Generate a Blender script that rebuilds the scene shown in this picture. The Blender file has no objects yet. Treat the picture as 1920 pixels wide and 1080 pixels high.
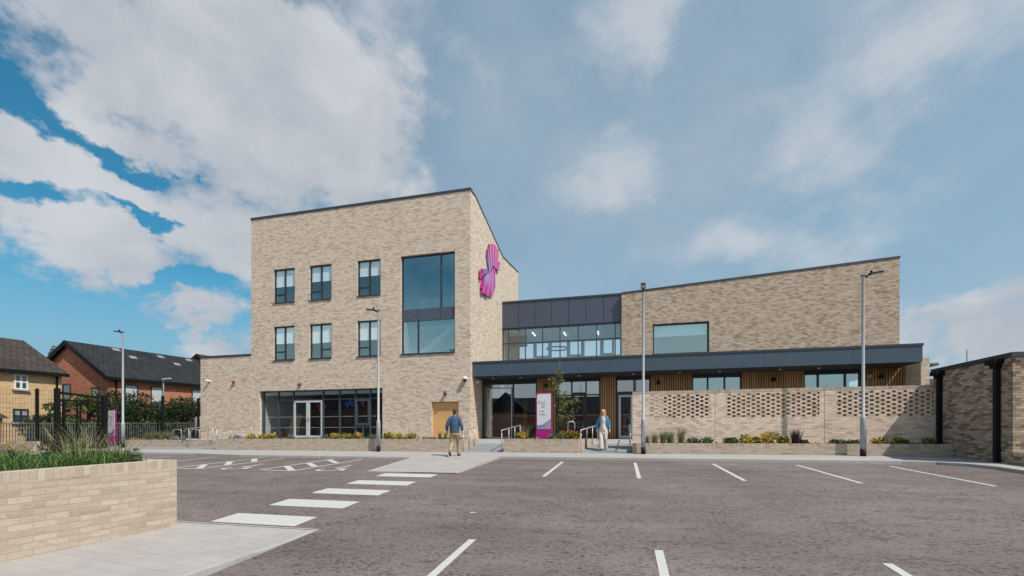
import bpy, bmesh, math, random
from mathutils import Vector, Matrix, Euler
random.seed(7)
S = bpy.context.scene
COL = S.collection
R = math.radians

# ------------------------------------------------------------------ camera
cd = bpy.data.cameras.new('camera'); cam = bpy.data.objects.new('camera', cd); COL.objects.link(cam)
cam.location = (0, 0, 0); cam.rotation_euler = (R(90), 0, R(14.0))
cd.sensor_width = 36; cd.lens = 36*850/1920; cd.shift_y = 277/1920; cd.clip_start = .1; cd.clip_end = 3000
S.camera = cam
# ------------------------------------------------------------------ exposure
S.view_settings.view_transform = 'Standard'; S.view_settings.look = 'None'
S.view_settings.exposure = 0.5; S.view_settings.gamma = 1
try: S.cycles.use_denoising = True
except Exception: pass
S.cycles.max_bounces = 8; S.cycles.transparent_max_bounces = 12
# ------------------------------------------------------------------ sun
SUN = Vector((1.9, -1, 2.9)).normalized()
ld = bpy.data.lights.new('sun', 'SUN'); ld.energy = 3.3; ld.angle = R(.5); ld.color = (1, .95, .87)
lo = bpy.data.objects.new('sun', ld); COL.objects.link(lo); lo.location = (20, -20, 40)
lo.rotation_euler = SUN.to_track_quat('Z', 'Y').to_euler()
# ------------------------------------------------------------------ sky
W = bpy.data.worlds.new('World'); S.world = W; W.use_nodes = True
def sky():
    nt = W.node_tree; N = nt.nodes; L = nt.links; N.clear()
    out = N.new('ShaderNodeOutputWorld'); bg = N.new('ShaderNodeBackground'); bg.inputs[1].default_value = .1
    L.new(bg.outputs[0], out.inputs[0])
    st = N.new('ShaderNodeTexSky'); st.sky_type = 'NISHITA'; st.sun_disc = False
    st.sun_elevation = math.asin(SUN.z); st.sun_rotation = math.atan2(SUN.x, SUN.y)
    st.air_density = 1.0; st.dust_density = .6; st.ozone_density = 2.0
    tc = N.new('ShaderNodeTexCoord')
    def m(op, a, b=None, c=None):
        n = N.new('ShaderNodeMath'); n.operation = op
        for i, v in enumerate((a, b, c)):
            if v is None: continue
            if isinstance(v, (int, float)): n.inputs[i].default_value = v
            else: L.new(v, n.inputs[i])
        return n.outputs[0]
    def mapr(v, a, b, c, d, smooth=True):
        n = N.new('ShaderNodeMapRange'); n.clamp = True
        if smooth: n.interpolation_type = 'SMOOTHSTEP'
        L.new(v, n.inputs[0])
        for i, x in enumerate((a, b, c, d)): n.inputs[i+1].default_value = x
        return n.outputs[0]
    def mix(f, a, b):
        n = N.new('ShaderNodeMix'); n.data_type = 'RGBA'
        if isinstance(f, float): n.inputs[0].default_value = f
        else: L.new(f, n.inputs[0])
        for i, v in ((6, a), (7, b)):
            if isinstance(v, tuple): n.inputs[i].default_value = v + (1,)
            else: L.new(v, n.inputs[i])
        return n.outputs[2]
    nz = N.new('ShaderNodeVectorMath'); nz.operation = 'NORMALIZE'; L.new(tc.outputs['Generated'], nz.inputs[0])
    sp = N.new('ShaderNodeSeparateXYZ'); L.new(nz.outputs[0], sp.inputs[0])
    az = m('ARCTAN2', sp.outputs[0], sp.outputs[1]); el = m('ARCSINE', sp.outputs[2])
    mp = N.new('ShaderNodeMapping'); L.new(nz.outputs[0], mp.inputs[0]); mp.inputs['Scale'].default_value = (1, 1, 1.35)
    def noise(scale, det, rough, dist=0., w=0.):
        n = N.new('ShaderNodeTexNoise'); n.noise_dimensions = '4D'; L.new(mp.outputs[0], n.inputs['Vector'])
        n.inputs['W'].default_value = w
        n.inputs['Scale'].default_value = scale; n.inputs['Detail'].default_value = det
        n.inputs['Roughness'].default_value = rough; n.inputs['Distortion'].default_value = dist
        return n.outputs[0]
    n1 = noise(5.2, 9, .56, .35, 1.3); n2 = noise(2.2, 6, .6, .2, 4.2); n3 = noise(13, 7, .6, .2, 7.7)
    # cumulus banks: (azimuth, elevation, half width, half height) in radians
    CL = CLOUDS
    wx = m('MULTIPLY', m('SUBTRACT', noise(3.4, 7, .62, 0., 11.3), .5), .62); wy = m('MULTIPLY', m('SUBTRACT', noise(4.2, 7, .62, 0., 17.9), .5), .30)
    azw = m('ADD', az, wx); elw = m('ADD', el, wy)
    def field(lst):
        d = None
        for a0, e0, ra, re, g in lst:
            x = m('DIVIDE', m('SUBTRACT', azw, a0), ra); y = m('DIVIDE', m('SUBTRACT', elw, e0), re)
            r2 = m('ADD', m('MULTIPLY', x, x), m('MULTIPLY', y, y))
            b = m('MULTIPLY', m('SUBTRACT', 1., m('SQRT', r2)), g)
            d = b if d is None else m('SMOOTH_MAX', d, b, .2)
        return d
    n4 = noise(34, 6, .62, .3, 2.2)
    nn = m('ADD', m('ADD', m('MULTIPLY', m('SUBTRACT', n1, .5), 2.4), m('MULTIPLY', m('SUBTRACT', n3, .5), 1.3)), m('MULTIPLY', m('SUBTRACT', n4, .5), .55))
    gap = m('MAXIMUM', field(GAPS), 0.)
    dens = m('SUBTRACT', m('ADD', field(CL), nn), m('MULTIPLY', gap, 1.5))
    thin = mapr(m('ADD', field(WISPS), m('ADD', m('MULTIPLY', m('SUBTRACT', n2, .5), 2.2), m('MULTIPLY', m('SUBTRACT', n1, .5), 2.6))), -.2, 1.1, 0, .62)
    front = mapr(sp.outputs[1], -.25, .15, 0, 1)
    gen = m('SUBTRACT', m('MULTIPLY', n2, 2.4), 1.15)          # general broken cloud elsewhere in the sky
    dens = m('ADD', m('MULTIPLY', dens, front), m('MULTIPLY', gen, m('SUBTRACT', 1., front)))
    cm = mapr(dens, -.22, .62, 0, 1)
    body = mapr(n1, .3, .72, 0, 1); shade = mapr(n2, .35, .7, 0, 1)
    ccol = mix(body, CLOUD_DK, CLOUD_LT)
    ccol = mix(m('MULTIPLY', shade, .35), ccol, CLOUD_DK)
    # thin veil to the right of the view
    veil = m('MULTIPLY', mapr(az, -.84, -.32, 0, 1), mapr(n2, .18, .85, .55, 1.))
    wis = mapr(m('ADD', n2, m('MULTIPLY', n1, .35)), .62, .95, 0, .45)
    hz = mapr(el, .05, .34, .95, 0)
    tint = N.new('ShaderNodeMix'); tint.data_type = 'RGBA'; tint.blend_type = 'MULTIPLY'; tint.inputs[0].default_value = 1
    L.new(st.outputs[0], tint.inputs[6]); tint.inputs[7].default_value = SKYTINT + (1,)
    base = mix(hz, tint.outputs[2], HORIZON)
    base = mix(m('MULTIPLY', veil, .85), base, VEIL)
    base = mix(m('MULTIPLY', wis, veil), base, CLOUD_DK)
    base = mix(m('MULTIPLY', thin, front), base, CLOUD_LT)
    low = m('MULTIPLY', m('SUBTRACT', 1., front), m('MULTIPLY', mapr(el, .13, .34, 1, 0), mapr(n2, .3, .6, .6, 1)))
    base = mix(low, base, BANK)                                # bright bank of cloud low on the sun's side
    ccol = mix(front, CLOUD_SUN, ccol)                         # clouds on the sun's side of the sky are the brighter ones
    fin = mix(m('MULTIPLY', cm, .96), base, ccol)
    L.new(fin, bg.inputs[0])
def px_dir(u, v):
    k = (u-960)/850; t = R(14); x = math.cos(t)*k-math.sin(t); y = math.sin(t)*k+math.cos(t); z = (817-v)/850
    return math.atan2(x, y), math.atan2(z, math.hypot(x, y))
CLOUDS = []
for u, v, ru, rv, g in [(150, 20, 420, 150, 1.5), (430, 120, 340, 190, 1.6), (575, 215, 210, 185, 1.5), (470, 300, 210, 120, 1.3), (60, 265, 150, 75, 1.1),
                     (190, 335, 150, 62, 1.2), (180, 450, 210, 70, 1.5), (420, 440, 170, 120, 1.3), (310, 578, 165, 34, 1.2),
                     (1890, 600, 190, 80, 1.4), (400, 650, 130, 40, .9), (660, 330, 130, 110, 1.0), (250, 240, 130, 90, 1.0), (720, 190, 90, 120, .8)]:
    a0, e0 = px_dir(u, v); a1, _ = px_dir(u+ru/2, v); a2, _ = px_dir(u-ru/2, v); _, e1 = px_dir(u, v-rv/2); _, e2 = px_dir(u, v+rv/2)
    CLOUDS.append((a0, e0, abs(a1-a2), abs(e1-e2), g))
GAPS = []
for u, v, ru, rv in [(40, 190, 150, 55), (185, 262, 110, 50), (255, 312, 60, 42), (40, 375, 190, 38), (60, 560, 260, 60), (300, 520, 160, 26), (230, 395, 120, 20)]:
    a0, e0 = px_dir(u, v); a1, _ = px_dir(u+ru/2, v); a2, _ = px_dir(u-ru/2, v); _, e1 = px_dir(u, v-rv/2); _, e2 = px_dir(u, v+rv/2)
    GAPS.append((a0, e0, abs(a1-a2), abs(e1-e2), 1.))
WISPS = []
for u, v, ru, rv, g in [(1180, 50, 150, 130, 1.3), (780, 40, 110, 110, .9), (1560, 430, 150, 120, .8), (1130, 320, 90, 60, .8), (1400, 440, 250, 60, .9), (1800, 40, 250, 90, .9), (1650, 200, 160, 200, .5)]:
    a0, e0 = px_dir(u, v); a1, _ = px_dir(u+ru/2, v); a2, _ = px_dir(u-ru/2, v); _, e1 = px_dir(u, v-rv/2); _, e2 = px_dir(u, v+rv/2)
    WISPS.append((a0, e0, abs(a1-a2), abs(e1-e2), g))
CLOUD_LT = (4.6, 4.75, 4.95); CLOUD_DK = (3.0, 3.3, 3.75); CLOUD_SUN = (4.9, 4.75, 4.7); BANK = (7.2, 7.5, 7.8); VEIL = (3.0, 3.68, 4.3); HORIZON = (2.0, 3.1, 3.95); SKYTINT = (.25, .80, .84)
sky()

# ------------------------------------------------------------------ mesh helpers
class MB:
    def __init__(s): s.v = []; s.f = []; s.m = []; s.sm = []
    def vert(s, p): s.v.append(tuple(p)); return len(s.v)-1
    def face(s, pts, mat=0, smooth=False):
        i = len(s.v); s.v += [tuple(p) for p in pts]; s.f.append(tuple(range(i, i+len(pts)))); s.m.append(mat); s.sm.append(smooth)
    def poly(s, idx, mat=0, smooth=False): s.f.append(tuple(idx)); s.m.append(mat); s.sm.append(smooth)
    def box(s, x0, x1, y0, y1, z0, z1, mat=0, topmat=None):
        if x0 > x1: x0, x1 = x1, x0
        if y0 > y1: y0, y1 = y1, y0
        if z0 > z1: z0, z1 = z1, z0
        i = len(s.v)
        s.v += [(x0,y0,z0),(x1,y0,z0),(x1,y1,z0),(x0,y1,z0),(x0,y0,z1),(x1,y0,z1),(x1,y1,z1),(x0,y1,z1)]
        for q, mm in (((0,3,2,1),mat),((4,5,6,7),mat if topmat is None else topmat),((0,1,5,4),mat),((1,2,6,5),mat),((2,3,7,6),mat),((3,0,4,7),mat)):
            s.poly([i+k for k in q], mm)
        return s
    def obox(s, c, ax, ay, az, mat=0):      # oriented box: centre and three half-axis vectors
        c, ax, ay, az = map(Vector, (c, ax, ay, az)); i = len(s.v)
        for sz in (-1, 1):
            for sx, sy in ((-1,-1),(1,-1),(1,1),(-1,1)): s.v.append(tuple(c+ax*sx+ay*sy+az*sz))
        for q in ((0,3,2,1),(4,5,6,7),(0,1,5,4),(1,2,6,5),(2,3,7,6),(3,0,4,7)): s.poly([i+k for k in q], mat)
        return s
    def tube(s, pts, rad, n=10, mat=0, cap=True):     # round tube along points
        pts = [Vector(p) for p in pts]; rr = rad if isinstance(rad, (list, tuple)) else [rad]*len(pts); rings = []
        up = Vector((0, 0, 1)); t0 = (pts[1]-pts[0]).normalized()
        if abs(t0.dot(up)) > .95: up = Vector((0, 1, 0))
        for k, p in enumerate(pts):
            t = (pts[min(k+1, len(pts)-1)]-pts[max(k-1, 0)]).normalized()
            a = t.cross(up)
            a = a.normalized() if a.length > 1e-4 else Vector((1, 0, 0))
            b = t.cross(a).normalized(); up = -b if (-b).dot(up) > 0 else b
            ra = rr[k] if isinstance(rr[k], (list, tuple)) else (rr[k], rr[k])
            rings.append([s.vert(p+a*math.cos(2*math.pi*j/n)*ra[0]+b*math.sin(2*math.pi*j/n)*ra[1]) for j in range(n)])
        for r0, r1 in zip(rings, rings[1:]):
            for j in range(n): s.poly((r0[j], r0[(j+1) % n], r1[(j+1) % n], r1[j]), mat, True)
        if cap: s.poly(rings[0][::-1], mat); s.poly(rings[-1], mat)
        return s
    def lathe(s, c, prof, n=16, mat=0):               # prof: (radius, z)
        c = Vector(c); rings = [[s.vert(c+Vector((math.cos(2*math.pi*j/n)*r, math.sin(2*math.pi*j/n)*r, z))) for j in range(n)] for r, z in prof]
        for r0, r1 in zip(rings, rings[1:]):
            for j in range(n): s.poly((r0[j], r0[(j+1) % n], r1[(j+1) % n], r1[j]), mat, True)
        s.poly(rings[0][::-1], mat); s.poly(rings[-1], mat)
        return s
    def ell(s, c, r, n=12, m=8, mat=0, rot=None):
        c = Vector(c); rings = []
        for i in range(1, m):
            t = math.pi*i/m
            ring = []
            for j in range(n):
                p = Vector((r[0]*math.sin(t)*math.cos(2*math.pi*j/n), r[1]*math.sin(t)*math.sin(2*math.pi*j/n), -r[2]*math.cos(t)))
                if rot: p = rot @ p
                ring.append(s.vert(c+p))
            rings.append(ring)
        b = Vector((0, 0, -r[2])); t = Vector((0, 0, r[2]))
        if rot: b = rot @ b; t = rot @ t
        bi = s.vert(c+b); ti = s.vert(c+t)
        for j in range(n):
            s.poly((bi, rings[0][(j+1) % n], rings[0][j]), mat, True); s.poly((ti, rings[-1][j], rings[-1][(j+1) % n]), mat, True)
        for r0, r1 in zip(rings, rings[1:]):
            for j in range(n): s.poly((r0[j], r0[(j+1) % n], r1[(j+1) % n], r1[j]), mat, True)
        return s
    def prism(s, pts, ext, mat=0, sidemat=None):      # polygon (ordered) extruded by vector ext, closed
        e = Vector(ext); n = len(pts); i = len(s.v); sm_ = mat if sidemat is None else sidemat
        s.v += [tuple(p) for p in pts] + [tuple(Vector(p)+e) for p in pts]
        s.poly(range(i, i+n), mat); s.poly([i+n+k for k in range(n)][::-1], mat)
        for k in range(n): s.poly((i+k, i+n+k, i+n+(k+1) % n, i+(k+1) % n), sm_)
        return s
    def wall(s, x0, x1, z0, z1, y, t, holes, mat=0):   # wall facing -Y at plane y, thickness t, with rectangular holes
        xs = sorted({x0, x1} | {h[0] for h in holes} | {h[1] for h in holes}); zs = sorted({z0, z1} | {h[2] for h in holes} | {h[3] for h in holes})
        for a, b in zip(xs, xs[1:]):
            for c, d in zip(zs, zs[1:]):
                if any(h[0]-1e-6 <= a and b <= h[1]+1e-6 and h[2]-1e-6 <= c and d <= h[3]+1e-6 for h in holes): continue
                s.face([(a,y,c),(b,y,c),(b,y,d),(a,y,d)], mat); s.face([(a,y+t,c),(a,y+t,d),(b,y+t,d),(b,y+t,c)], mat)
        for h in list(holes)+[(x0, x1, z0, z1)]:
            a, b, c, d = h
            s.face([(a,y,c),(a,y+t,c),(a,y+t,d),(a,y,d)], mat); s.face([(b,y,c),(b,y,d),(b,y+t,d),(b,y+t,c)], mat)
            s.face([(a,y,c),(b,y,c),(b,y+t,c),(a,y+t,c)], mat); s.face([(a,y,d),(a,y+t,d),(b,y+t,d),(b,y,d)], mat)
        return s
    def build(s, name, mats, parent=None, fix=True, **props):
        if name == 'pane': fix = False
        off = parent_world(parent) if parent else Matrix()
        inv = off.inverted(); me = bpy.data.meshes.new(name)
        me.from_pydata([tuple(inv @ Vector(p)) for p in s.v], [], s.f)
        mats = mats if isinstance(mats, (list, tuple)) else [mats]
        for mm in mats: me.materials.append(mm)
        me.polygons.foreach_set('material_index', s.m); me.polygons.foreach_set('use_smooth', s.sm)
        if fix:
            bm = bmesh.new(); bm.from_mesh(me); bmesh.ops.remove_doubles(bm, verts=bm.verts, dist=1e-5)
            bmesh.ops.recalc_face_normals(bm, faces=bm.faces); bm.to_mesh(me); bm.free()
        me.update()
        o = bpy.data.objects.new(name, me); COL.objects.link(o)
        if parent: o.parent = parent
        for k, v in props.items(): o[k] = v
        return o
WM = {}
def parent_world(o):
    if o is None: return Matrix()
    if o.name in WM: return WM[o.name]
    m = o.matrix_basis.copy()
    if o.parent: m = parent_world(o.parent) @ m
    return m
def thing(name, label, cat, loc=(0, 0, 0), rz=0, group=None):
    o = bpy.data.objects.new(name, None); COL.objects.link(o); o.empty_display_size = .3
    o.location = loc; o.rotation_euler = (0, 0, rz); o['label'] = label; o['category'] = cat
    if group: o['group'] = group
    WM[o.name] = Matrix.Translation(loc) @ Matrix.Rotation(rz, 4, 'Z')
    return o
def tag(o, label, cat, group=None):
    o['label'] = label; o['category'] = cat
    if group: o['group'] = group
    return o
def dup(o, loc, rz=0, label=None):
    def cp(a, par):
        b = a.copy(); COL.objects.link(b)
        if par: b.parent = par
        for ch in [x for x in KIDS.get(a.name, [])]: KIDS.setdefault(b.name, []).append(cp(ch, b))
        return b
    r = cp(o, None); r.location = loc; r.rotation_euler = (0, 0, rz)
    WM[r.name] = Matrix.Translation(loc) @ Matrix.Rotation(rz, 4, 'Z')
    if label: r['label'] = label
    return r
KIDS = {}
def kids_of(root):
    for o in bpy.data.objects:
        if o.parent: KIDS.setdefault(o.parent.name, [])
    KIDS.clear()
    for o in bpy.data.objects:
        if o.parent: KIDS.setdefault(o.parent.name, []).append(o)

# ------------------------------------------------------------------ materials
def mat_new(name):
    m = bpy.data.materials.new(name); m.use_nodes = True; nt = m.node_tree; nt.nodes.clear()
    out = nt.nodes.new('ShaderNodeOutputMaterial'); b = nt.nodes.new('ShaderNodeBsdfPrincipled'); nt.links.new(b.outputs[0], out.inputs[0])
    return m, nt, b, out
class NT:
    def __init__(s, nt): s.nt = nt; s.N = nt.nodes; s.L = nt.links
    def put(s, v, i):
        if isinstance(v, (int, float)): i.default_value = v
        elif isinstance(v, tuple): i.default_value = v+(1,) if len(v) == 3 and i.type == 'RGBA' else v
        else: s.L.new(v, i)
    def math(s, op, a, b=None):
        n = s.N.new('ShaderNodeMath'); n.operation = op; s.put(a, n.inputs[0])
        if b is not None: s.put(b, n.inputs[1])
        return n.outputs[0]
    def mix(s, f, a, b, blend='MIX'):
        n = s.N.new('ShaderNodeMix'); n.data_type = 'RGBA'; n.blend_type = blend
        s.put(f, n.inputs[0]); s.put(a, n.inputs[6]); s.put(b, n.inputs[7]); return n.outputs[2]
    def noise(s, vec, scale, det=4, rough=.55, dist=0.):
        n = s.N.new('ShaderNodeTexNoise'); s.L.new(vec, n.inputs['Vector']); n.inputs['Scale'].default_value = scale
        n.inputs['Detail'].default_value = det; n.inputs['Roughness'].default_value = rough; n.inputs['Distortion'].default_value = dist; return n.outputs[0]
    def ramp(s, f, stops, const=False):
        n = s.N.new('ShaderNodeValToRGB'); s.L.new(f, n.inputs[0]); e = n.color_ramp.elements
        if const: n.color_ramp.interpolation = 'CONSTANT'
        while len(e) < len(stops): e.new(.5)
        for q, (p, c) in zip(e, stops): q.position = p; q.color = (c if isinstance(c, tuple) else (c, c, c))+(1,)
        return n.outputs[0]
    def mapr(s, v, a, b, c, d):
        n = s.N.new('ShaderNodeMapRange'); s.L.new(v, n.inputs[0])
        for i, x in enumerate((a, b, c, d)): n.inputs[i+1].default_value = x
        return n.outputs[0]
    def pos(s): return s.N.new('ShaderNodeNewGeometry').outputs['Position']
    def scale(s, vec, sc):
        n = s.N.new('ShaderNodeMapping'); s.L.new(vec, n.inputs[0]); n.inputs['Scale'].default_value = sc; return n.outputs[0]
    def bump(s, h, strength, dist, b):
        n = s.N.new('ShaderNodeBump'); s.L.new(h, n.inputs['Height']); n.inputs['Strength'].default_value = strength; n.inputs['Distance'].default_value = dist
        s.L.new(n.outputs[0], b.inputs['Normal'])
def brick(name, pale, mid, dark, mortar, cluster=.5, bw=.225, bh=.075, off=.5, axis='xy', rough=.9, dk=(.62, .86)):
    m, nt, b, _ = mat_new(name); n = NT(nt); P = n.pos()
    sp = n.N.new('ShaderNodeSeparateXYZ'); n.L.new(P, sp.inputs[0])
    cb = n.N.new('ShaderNodeCombineXYZ')
    n.L.new(n.math('ADD', sp.outputs[0], sp.outputs[1]), cb.inputs[0]); n.L.new(sp.outputs[2], cb.inputs[1])
    t = n.N.new('ShaderNodeTexBrick'); n.L.new(cb.outputs[0], t.inputs['Vector']); t.offset = off
    t.inputs['Scale'].default_value = 1; t.inputs['Brick Width'].default_value = bw; t.inputs['Row Height'].default_value = bh
    t.inputs['Mortar Size'].default_value = .0065; t.inputs['Mortar Smooth'].default_value = .25; t.inputs['Bias'].default_value = 0
    t.inputs['Color1'].default_value = (0, 0, 0, 1); t.inputs['Color2'].default_value = (1, 1, 1, 1); t.inputs['Mortar'].default_value = (.5, .5, .5, 1)
    rnd = n.math('MULTIPLY', t.outputs['Color'], 1.0)
    big = n.noise(n.scale(cb.outputs[0], (1.3, 10.2, 1)), 1.3, 4, .66)
    crk = n.noise(n.scale(cb.outputs[0], (14, 40, 1)), 1, 5, .65)
    val = n.math('ADD', n.math('MULTIPLY', rnd, 1-cluster*.55), n.math('MULTIPLY', n.math('SUBTRACT', big, .42), cluster*1.9))
    val = n.math('ADD', val, n.math('MULTIPLY', n.math('SUBTRACT', crk, .5), .45))
    col = n.ramp(val, [(.0, pale), (.32, mid), (dk[0], tuple((a*2+c)/3 for a, c in zip(mid, dark))), (dk[1], dark)])
    sm = n.math('MULTIPLY', n.ramp(crk, [(.32, 1.), (.54, 0.)]), n.ramp(n.noise(n.scale(cb.outputs[0], (3.5, 11, 1)), 1, 3, .6), [(.50, 0.), (.60, .85)]))
    col = n.mix(sm, col, dark)
    fine = n.noise(P, 60, 3); col = n.mix(.25, col, n.ramp(fine, [(.3, .55), (.7, 1.)]), 'MULTIPLY')
    col = n.mix(n.math('MULTIPLY', t.outputs['Fac'], .85), col, mortar)
    n.L.new(col, b.inputs['Base Color']); b.inputs['Roughness'].default_value = rough
    b.inputs['Specular IOR Level'].default_value = .2
    h = n.math('ADD', n.math('MULTIPLY', n.math('SUBTRACT', 1., t.outputs['Fac']), 1.), n.math('MULTIPLY', crk, .5))
    n.bump(h, .55, .008, b)
    return m
def plain(name, col, rough=.6, metal=0., var=.12, vs=3., spec=.5, bump=0., bs=40):
    m, nt, b, _ = mat_new(name); n = NT(nt); P = n.pos()
    f = n.noise(P, vs, 6, .6)
    c0 = tuple(x*(1-var) for x in col); c1 = tuple(min(1, x*(1+var)) for x in col)
    n.L.new(n.ramp(f, [(.3, c0), (.7, c1)]), b.inputs['Base Color'])
    b.inputs['Roughness'].default_value = rough; b.inputs['Metallic'].default_value = metal; b.inputs['Specular IOR Level'].default_value = spec
    if bump: n.bump(n.noise(P, bs, 4), bump, .01, b)
    return m
def leaf(name, dark, light, trans=.25):
    m, nt, b, out = mat_new(name); n = NT(nt); g = n.N.new('ShaderNodeNewGeometry')
    col = n.ramp(g.outputs['Random Per Island'], [(0, dark), (.6, tuple((a+c)/2 for a, c in zip(dark, light))), (1, light)])
    n.L.new(col, b.inputs['Base Color']); b.inputs['Roughness'].default_value = .6; b.inputs['Specular IOR Level'].default_value = .25
    tr = n.N.new('ShaderNodeBsdfTranslucent'); n.L.new(col, tr.inputs[0]); mx = n.N.new('ShaderNodeMixShader'); mx.inputs[0].default_value = trans
    n.L.new(b.outputs[0], mx.inputs[1]); n.L.new(tr.outputs[0], mx.inputs[2]); n.L.new(mx.outputs[0], out.inputs[0])
    return m
def glass(name, tint, refl=(.78, .92, 1.), base=.1, ior=1.7, bump=True):
    m, nt, b, out = mat_new(name); n = NT(nt); n.N.remove(b)
    t = n.N.new('ShaderNodeBsdfTransparent'); t.inputs[0].default_value = tint+(1,)
    gl = n.N.new('ShaderNodeBsdfGlossy'); gl.inputs['Roughness'].default_value = .0; gl.inputs[0].default_value = refl+(1,)
    if bump:
        bp = n.N.new('ShaderNodeBump'); bp.inputs['Strength'].default_value = .04; bp.inputs['Distance'].default_value = .02
        n.L.new(n.noise(n.pos(), .9, 2), bp.inputs['Height']); n.L.new(bp.outputs[0], gl.inputs['Normal'])
    lw = n.N.new('ShaderNodeLayerWeight'); lw.inputs[0].default_value = .5
    f = n.math('ADD', n.math('MULTIPLY', n.math('POWER', lw.outputs['Facing'], 5.), 1-base), base)
    mx = n.N.new('ShaderNodeMixShader'); n.L.new(f, mx.inputs[0]); n.L.new(t.outputs[0], mx.inputs[1]); n.L.new(gl.outputs[0], mx.inputs[2]); n.L.new(mx.outputs[0], out.inputs[0])
    return m
def emit(name, col, st):
    m, nt, b, out = mat_new(name); b.inputs['Base Color'].default_value = col+(1,); b.inputs['Emission Color'].default_value = col+(1,); b.inputs['Emission Strength'].default_value = st
    return m
M = {}
M['brick'] = brick('buff brick', (.80, .67, .545), (.70, .58, .465), (.40, .315, .235), (.60, .50, .405), .55)
M['brick_u'] = brick('mottled buff brick', (.70, .56, .43), (.58, .455, .345), (.27, .205, .15), (.31, .24, .18), .5)
M['brick_y'] = brick('screen wall brick', (.88, .73, .60), (.80, .655, .53), (.52, .41, .31), (.52, .42, .33), .35)
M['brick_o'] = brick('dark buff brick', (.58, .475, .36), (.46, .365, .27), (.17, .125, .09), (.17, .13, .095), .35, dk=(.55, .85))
M['brick_p'] = brick('pale planter brick', (.58, .485, .40), (.53, .44, .355), (.36, .285, .215), (.42, .345, .275), .4, dk=(.7, .95))
M['cap_p'] = brick('pale header cap', (.58, .485, .40), (.53, .44, .355), (.38, .30, .23), (.43, .355, .285), .2, bw=.075, bh=9.03, off=0)
M['brick_red'] = brick('red brick', (.60, .25, .15), (.53, .21, .125), (.36, .14, .085), (.38, .25, .18), .3)
M['brick_sand'] = brick('sand brick', (.72, .50, .28), (.66, .45, .25), (.52, .34, .18), (.6, .46, .3), .3)
def brick_one():
    m, nt, b, _ = mat_new('single bricks'); n = NT(nt); gm = n.N.new('ShaderNodeNewGeometry'); P = gm.outputs['Position']
    col = n.ramp(gm.outputs['Random Per Island'], [(0, (.80, .655, .52)), (.6, (.70, .56, .44)), (1, (.50, .39, .29))])
    col = n.mix(.5, col, n.ramp(n.noise(P, 30, 5), [(.3, .7), (.7, 1.1)]), 'MULTIPLY')
    n.L.new(col, b.inputs['Base Color']); b.inputs['Roughness'].default_value = .9; b.inputs['Specular IOR Level'].default_value = .2; return m
M['brick_one'] = brick_one()
M['mortar_dk'] = plain('joint sealant', (.16, .13, .10), .9)
M['mortar'] = plain('mortar', (.30, .25, .20), .95)
M['navy'] = plain('blue grey metal', (.055, .090, .124), .38, .0, .06, .7, .5)
M['panel'] = plain('grey metal cladding', (.064, .080, .112), .33, .0, .05, .5, .6)
M['frame'] = plain('anthracite frame', (.022, .032, .043), .45, 0, .05)
M['frame_sheen'] = plain('frame with painted sky sheen', (.050, .066, .088), .4, 0, .05)  # frame colour lightened and blued: reflected sky is put into the base colour
M['coping'] = plain('dark coping', (.035, .045, .056), .5)
M['blackmetal'] = plain('black metal', (.005, .0055, .0065), .6, spec=.25)
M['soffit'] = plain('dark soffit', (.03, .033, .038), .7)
M['whiteframe'] = plain('pale grey door frame', (.50, .53, .56), .45, 0, .04)
M['steel'] = plain('brushed steel', (.48, .47, .46), .5, .6, .05)
M['galv'] = plain('galvanised steel', (.36, .375, .40), .55, .1, .08, 6)
M['white'] = plain('white paint', (.75, .75, .74), .5, 0, .03)
M['inner'] = plain('inner plaster', (.42, .43, .43), .8, 0, .03)
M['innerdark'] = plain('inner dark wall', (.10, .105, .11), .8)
M['innerfloor'] = plain('inner floor', (.16, .15, .14), .5)
M['blind'] = plain('roller blind', (.92, .93, .93), .8, 0, .02)
M['ochre'] = plain('ochre door', (.62, .36, .155), .5, 0, .07, 1.4)
M['concrete'] = plain('concrete', (.34, .33, .32), .85, 0, .12, 4, .3, .3)
M['soil'] = plain('soil', (.055, .042, .032), .95, 0, .35, 9, .2, .8, 30)
M['glass'] = glass('tinted glazing', (.78, .90, .91), (.66, .96, 1.), .33)
M['glass_dark'] = glass('dark glazing', (.62, .68, .70), (.86, .96, 1.), .26)
M['glass_win'] = glass('office glazing', (.95, .97, .97), (.62, .95, 1.), .22)
M['glass_lobby'] = glass('lobby glazing', (.75, .80, .82), (.80, .92, .97), .10)
M['glass_clear'] = glass('clear glazing', (.90, .96, .98), (.8, .95, 1.), .20)
M['magenta'] = plain('magenta paint', (.42, .012, .20), .35, 0, .04)
M['bark'] = plain('bark', (.10, .075, .055), .9, 0, .3, 12, .2, .5)
M['leaf_dark'] = leaf('dark leaves', (.012, .026, .010), (.055, .085, .028))
M['leaf_mid'] = leaf('mid green leaves', (.03, .06, .015), (.11, .16, .045))
M['leaf_hedge'] = leaf('hedge leaves', (.03, .055, .014), (.14, .20, .045))
M['leaf_young'] = leaf('young tree leaves', (.09, .11, .03), (.40, .38, .13))
M['leaf_gold'] = leaf('golden leaves', (.34, .25, .03), (.80, .60, .12))
M['leaf_orange'] = leaf('orange leaves', (.22, .12, .02), (.58, .33, .06))
M['leaf_sage'] = leaf('sage leaves', (.07, .11, .06), (.22, .28, .17))
M['leaf_purple'] = leaf('purple leaves', (.035, .02, .03), (.11, .07, .09))
M['leaf_lav'] = leaf('lavender flowers', (.15, .15, .22), (.45, .45, .58))
M['blade'] = leaf('grass blade', (.035, .075, .015), (.14, .22, .05), .3)
M['straw'] = leaf('straw grass', (.18, .16, .08), (.48, .42, .25), .3)
M['lush'] = leaf('lush grass', (.04, .09, .025), (.20, .31, .10), .3)
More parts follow.
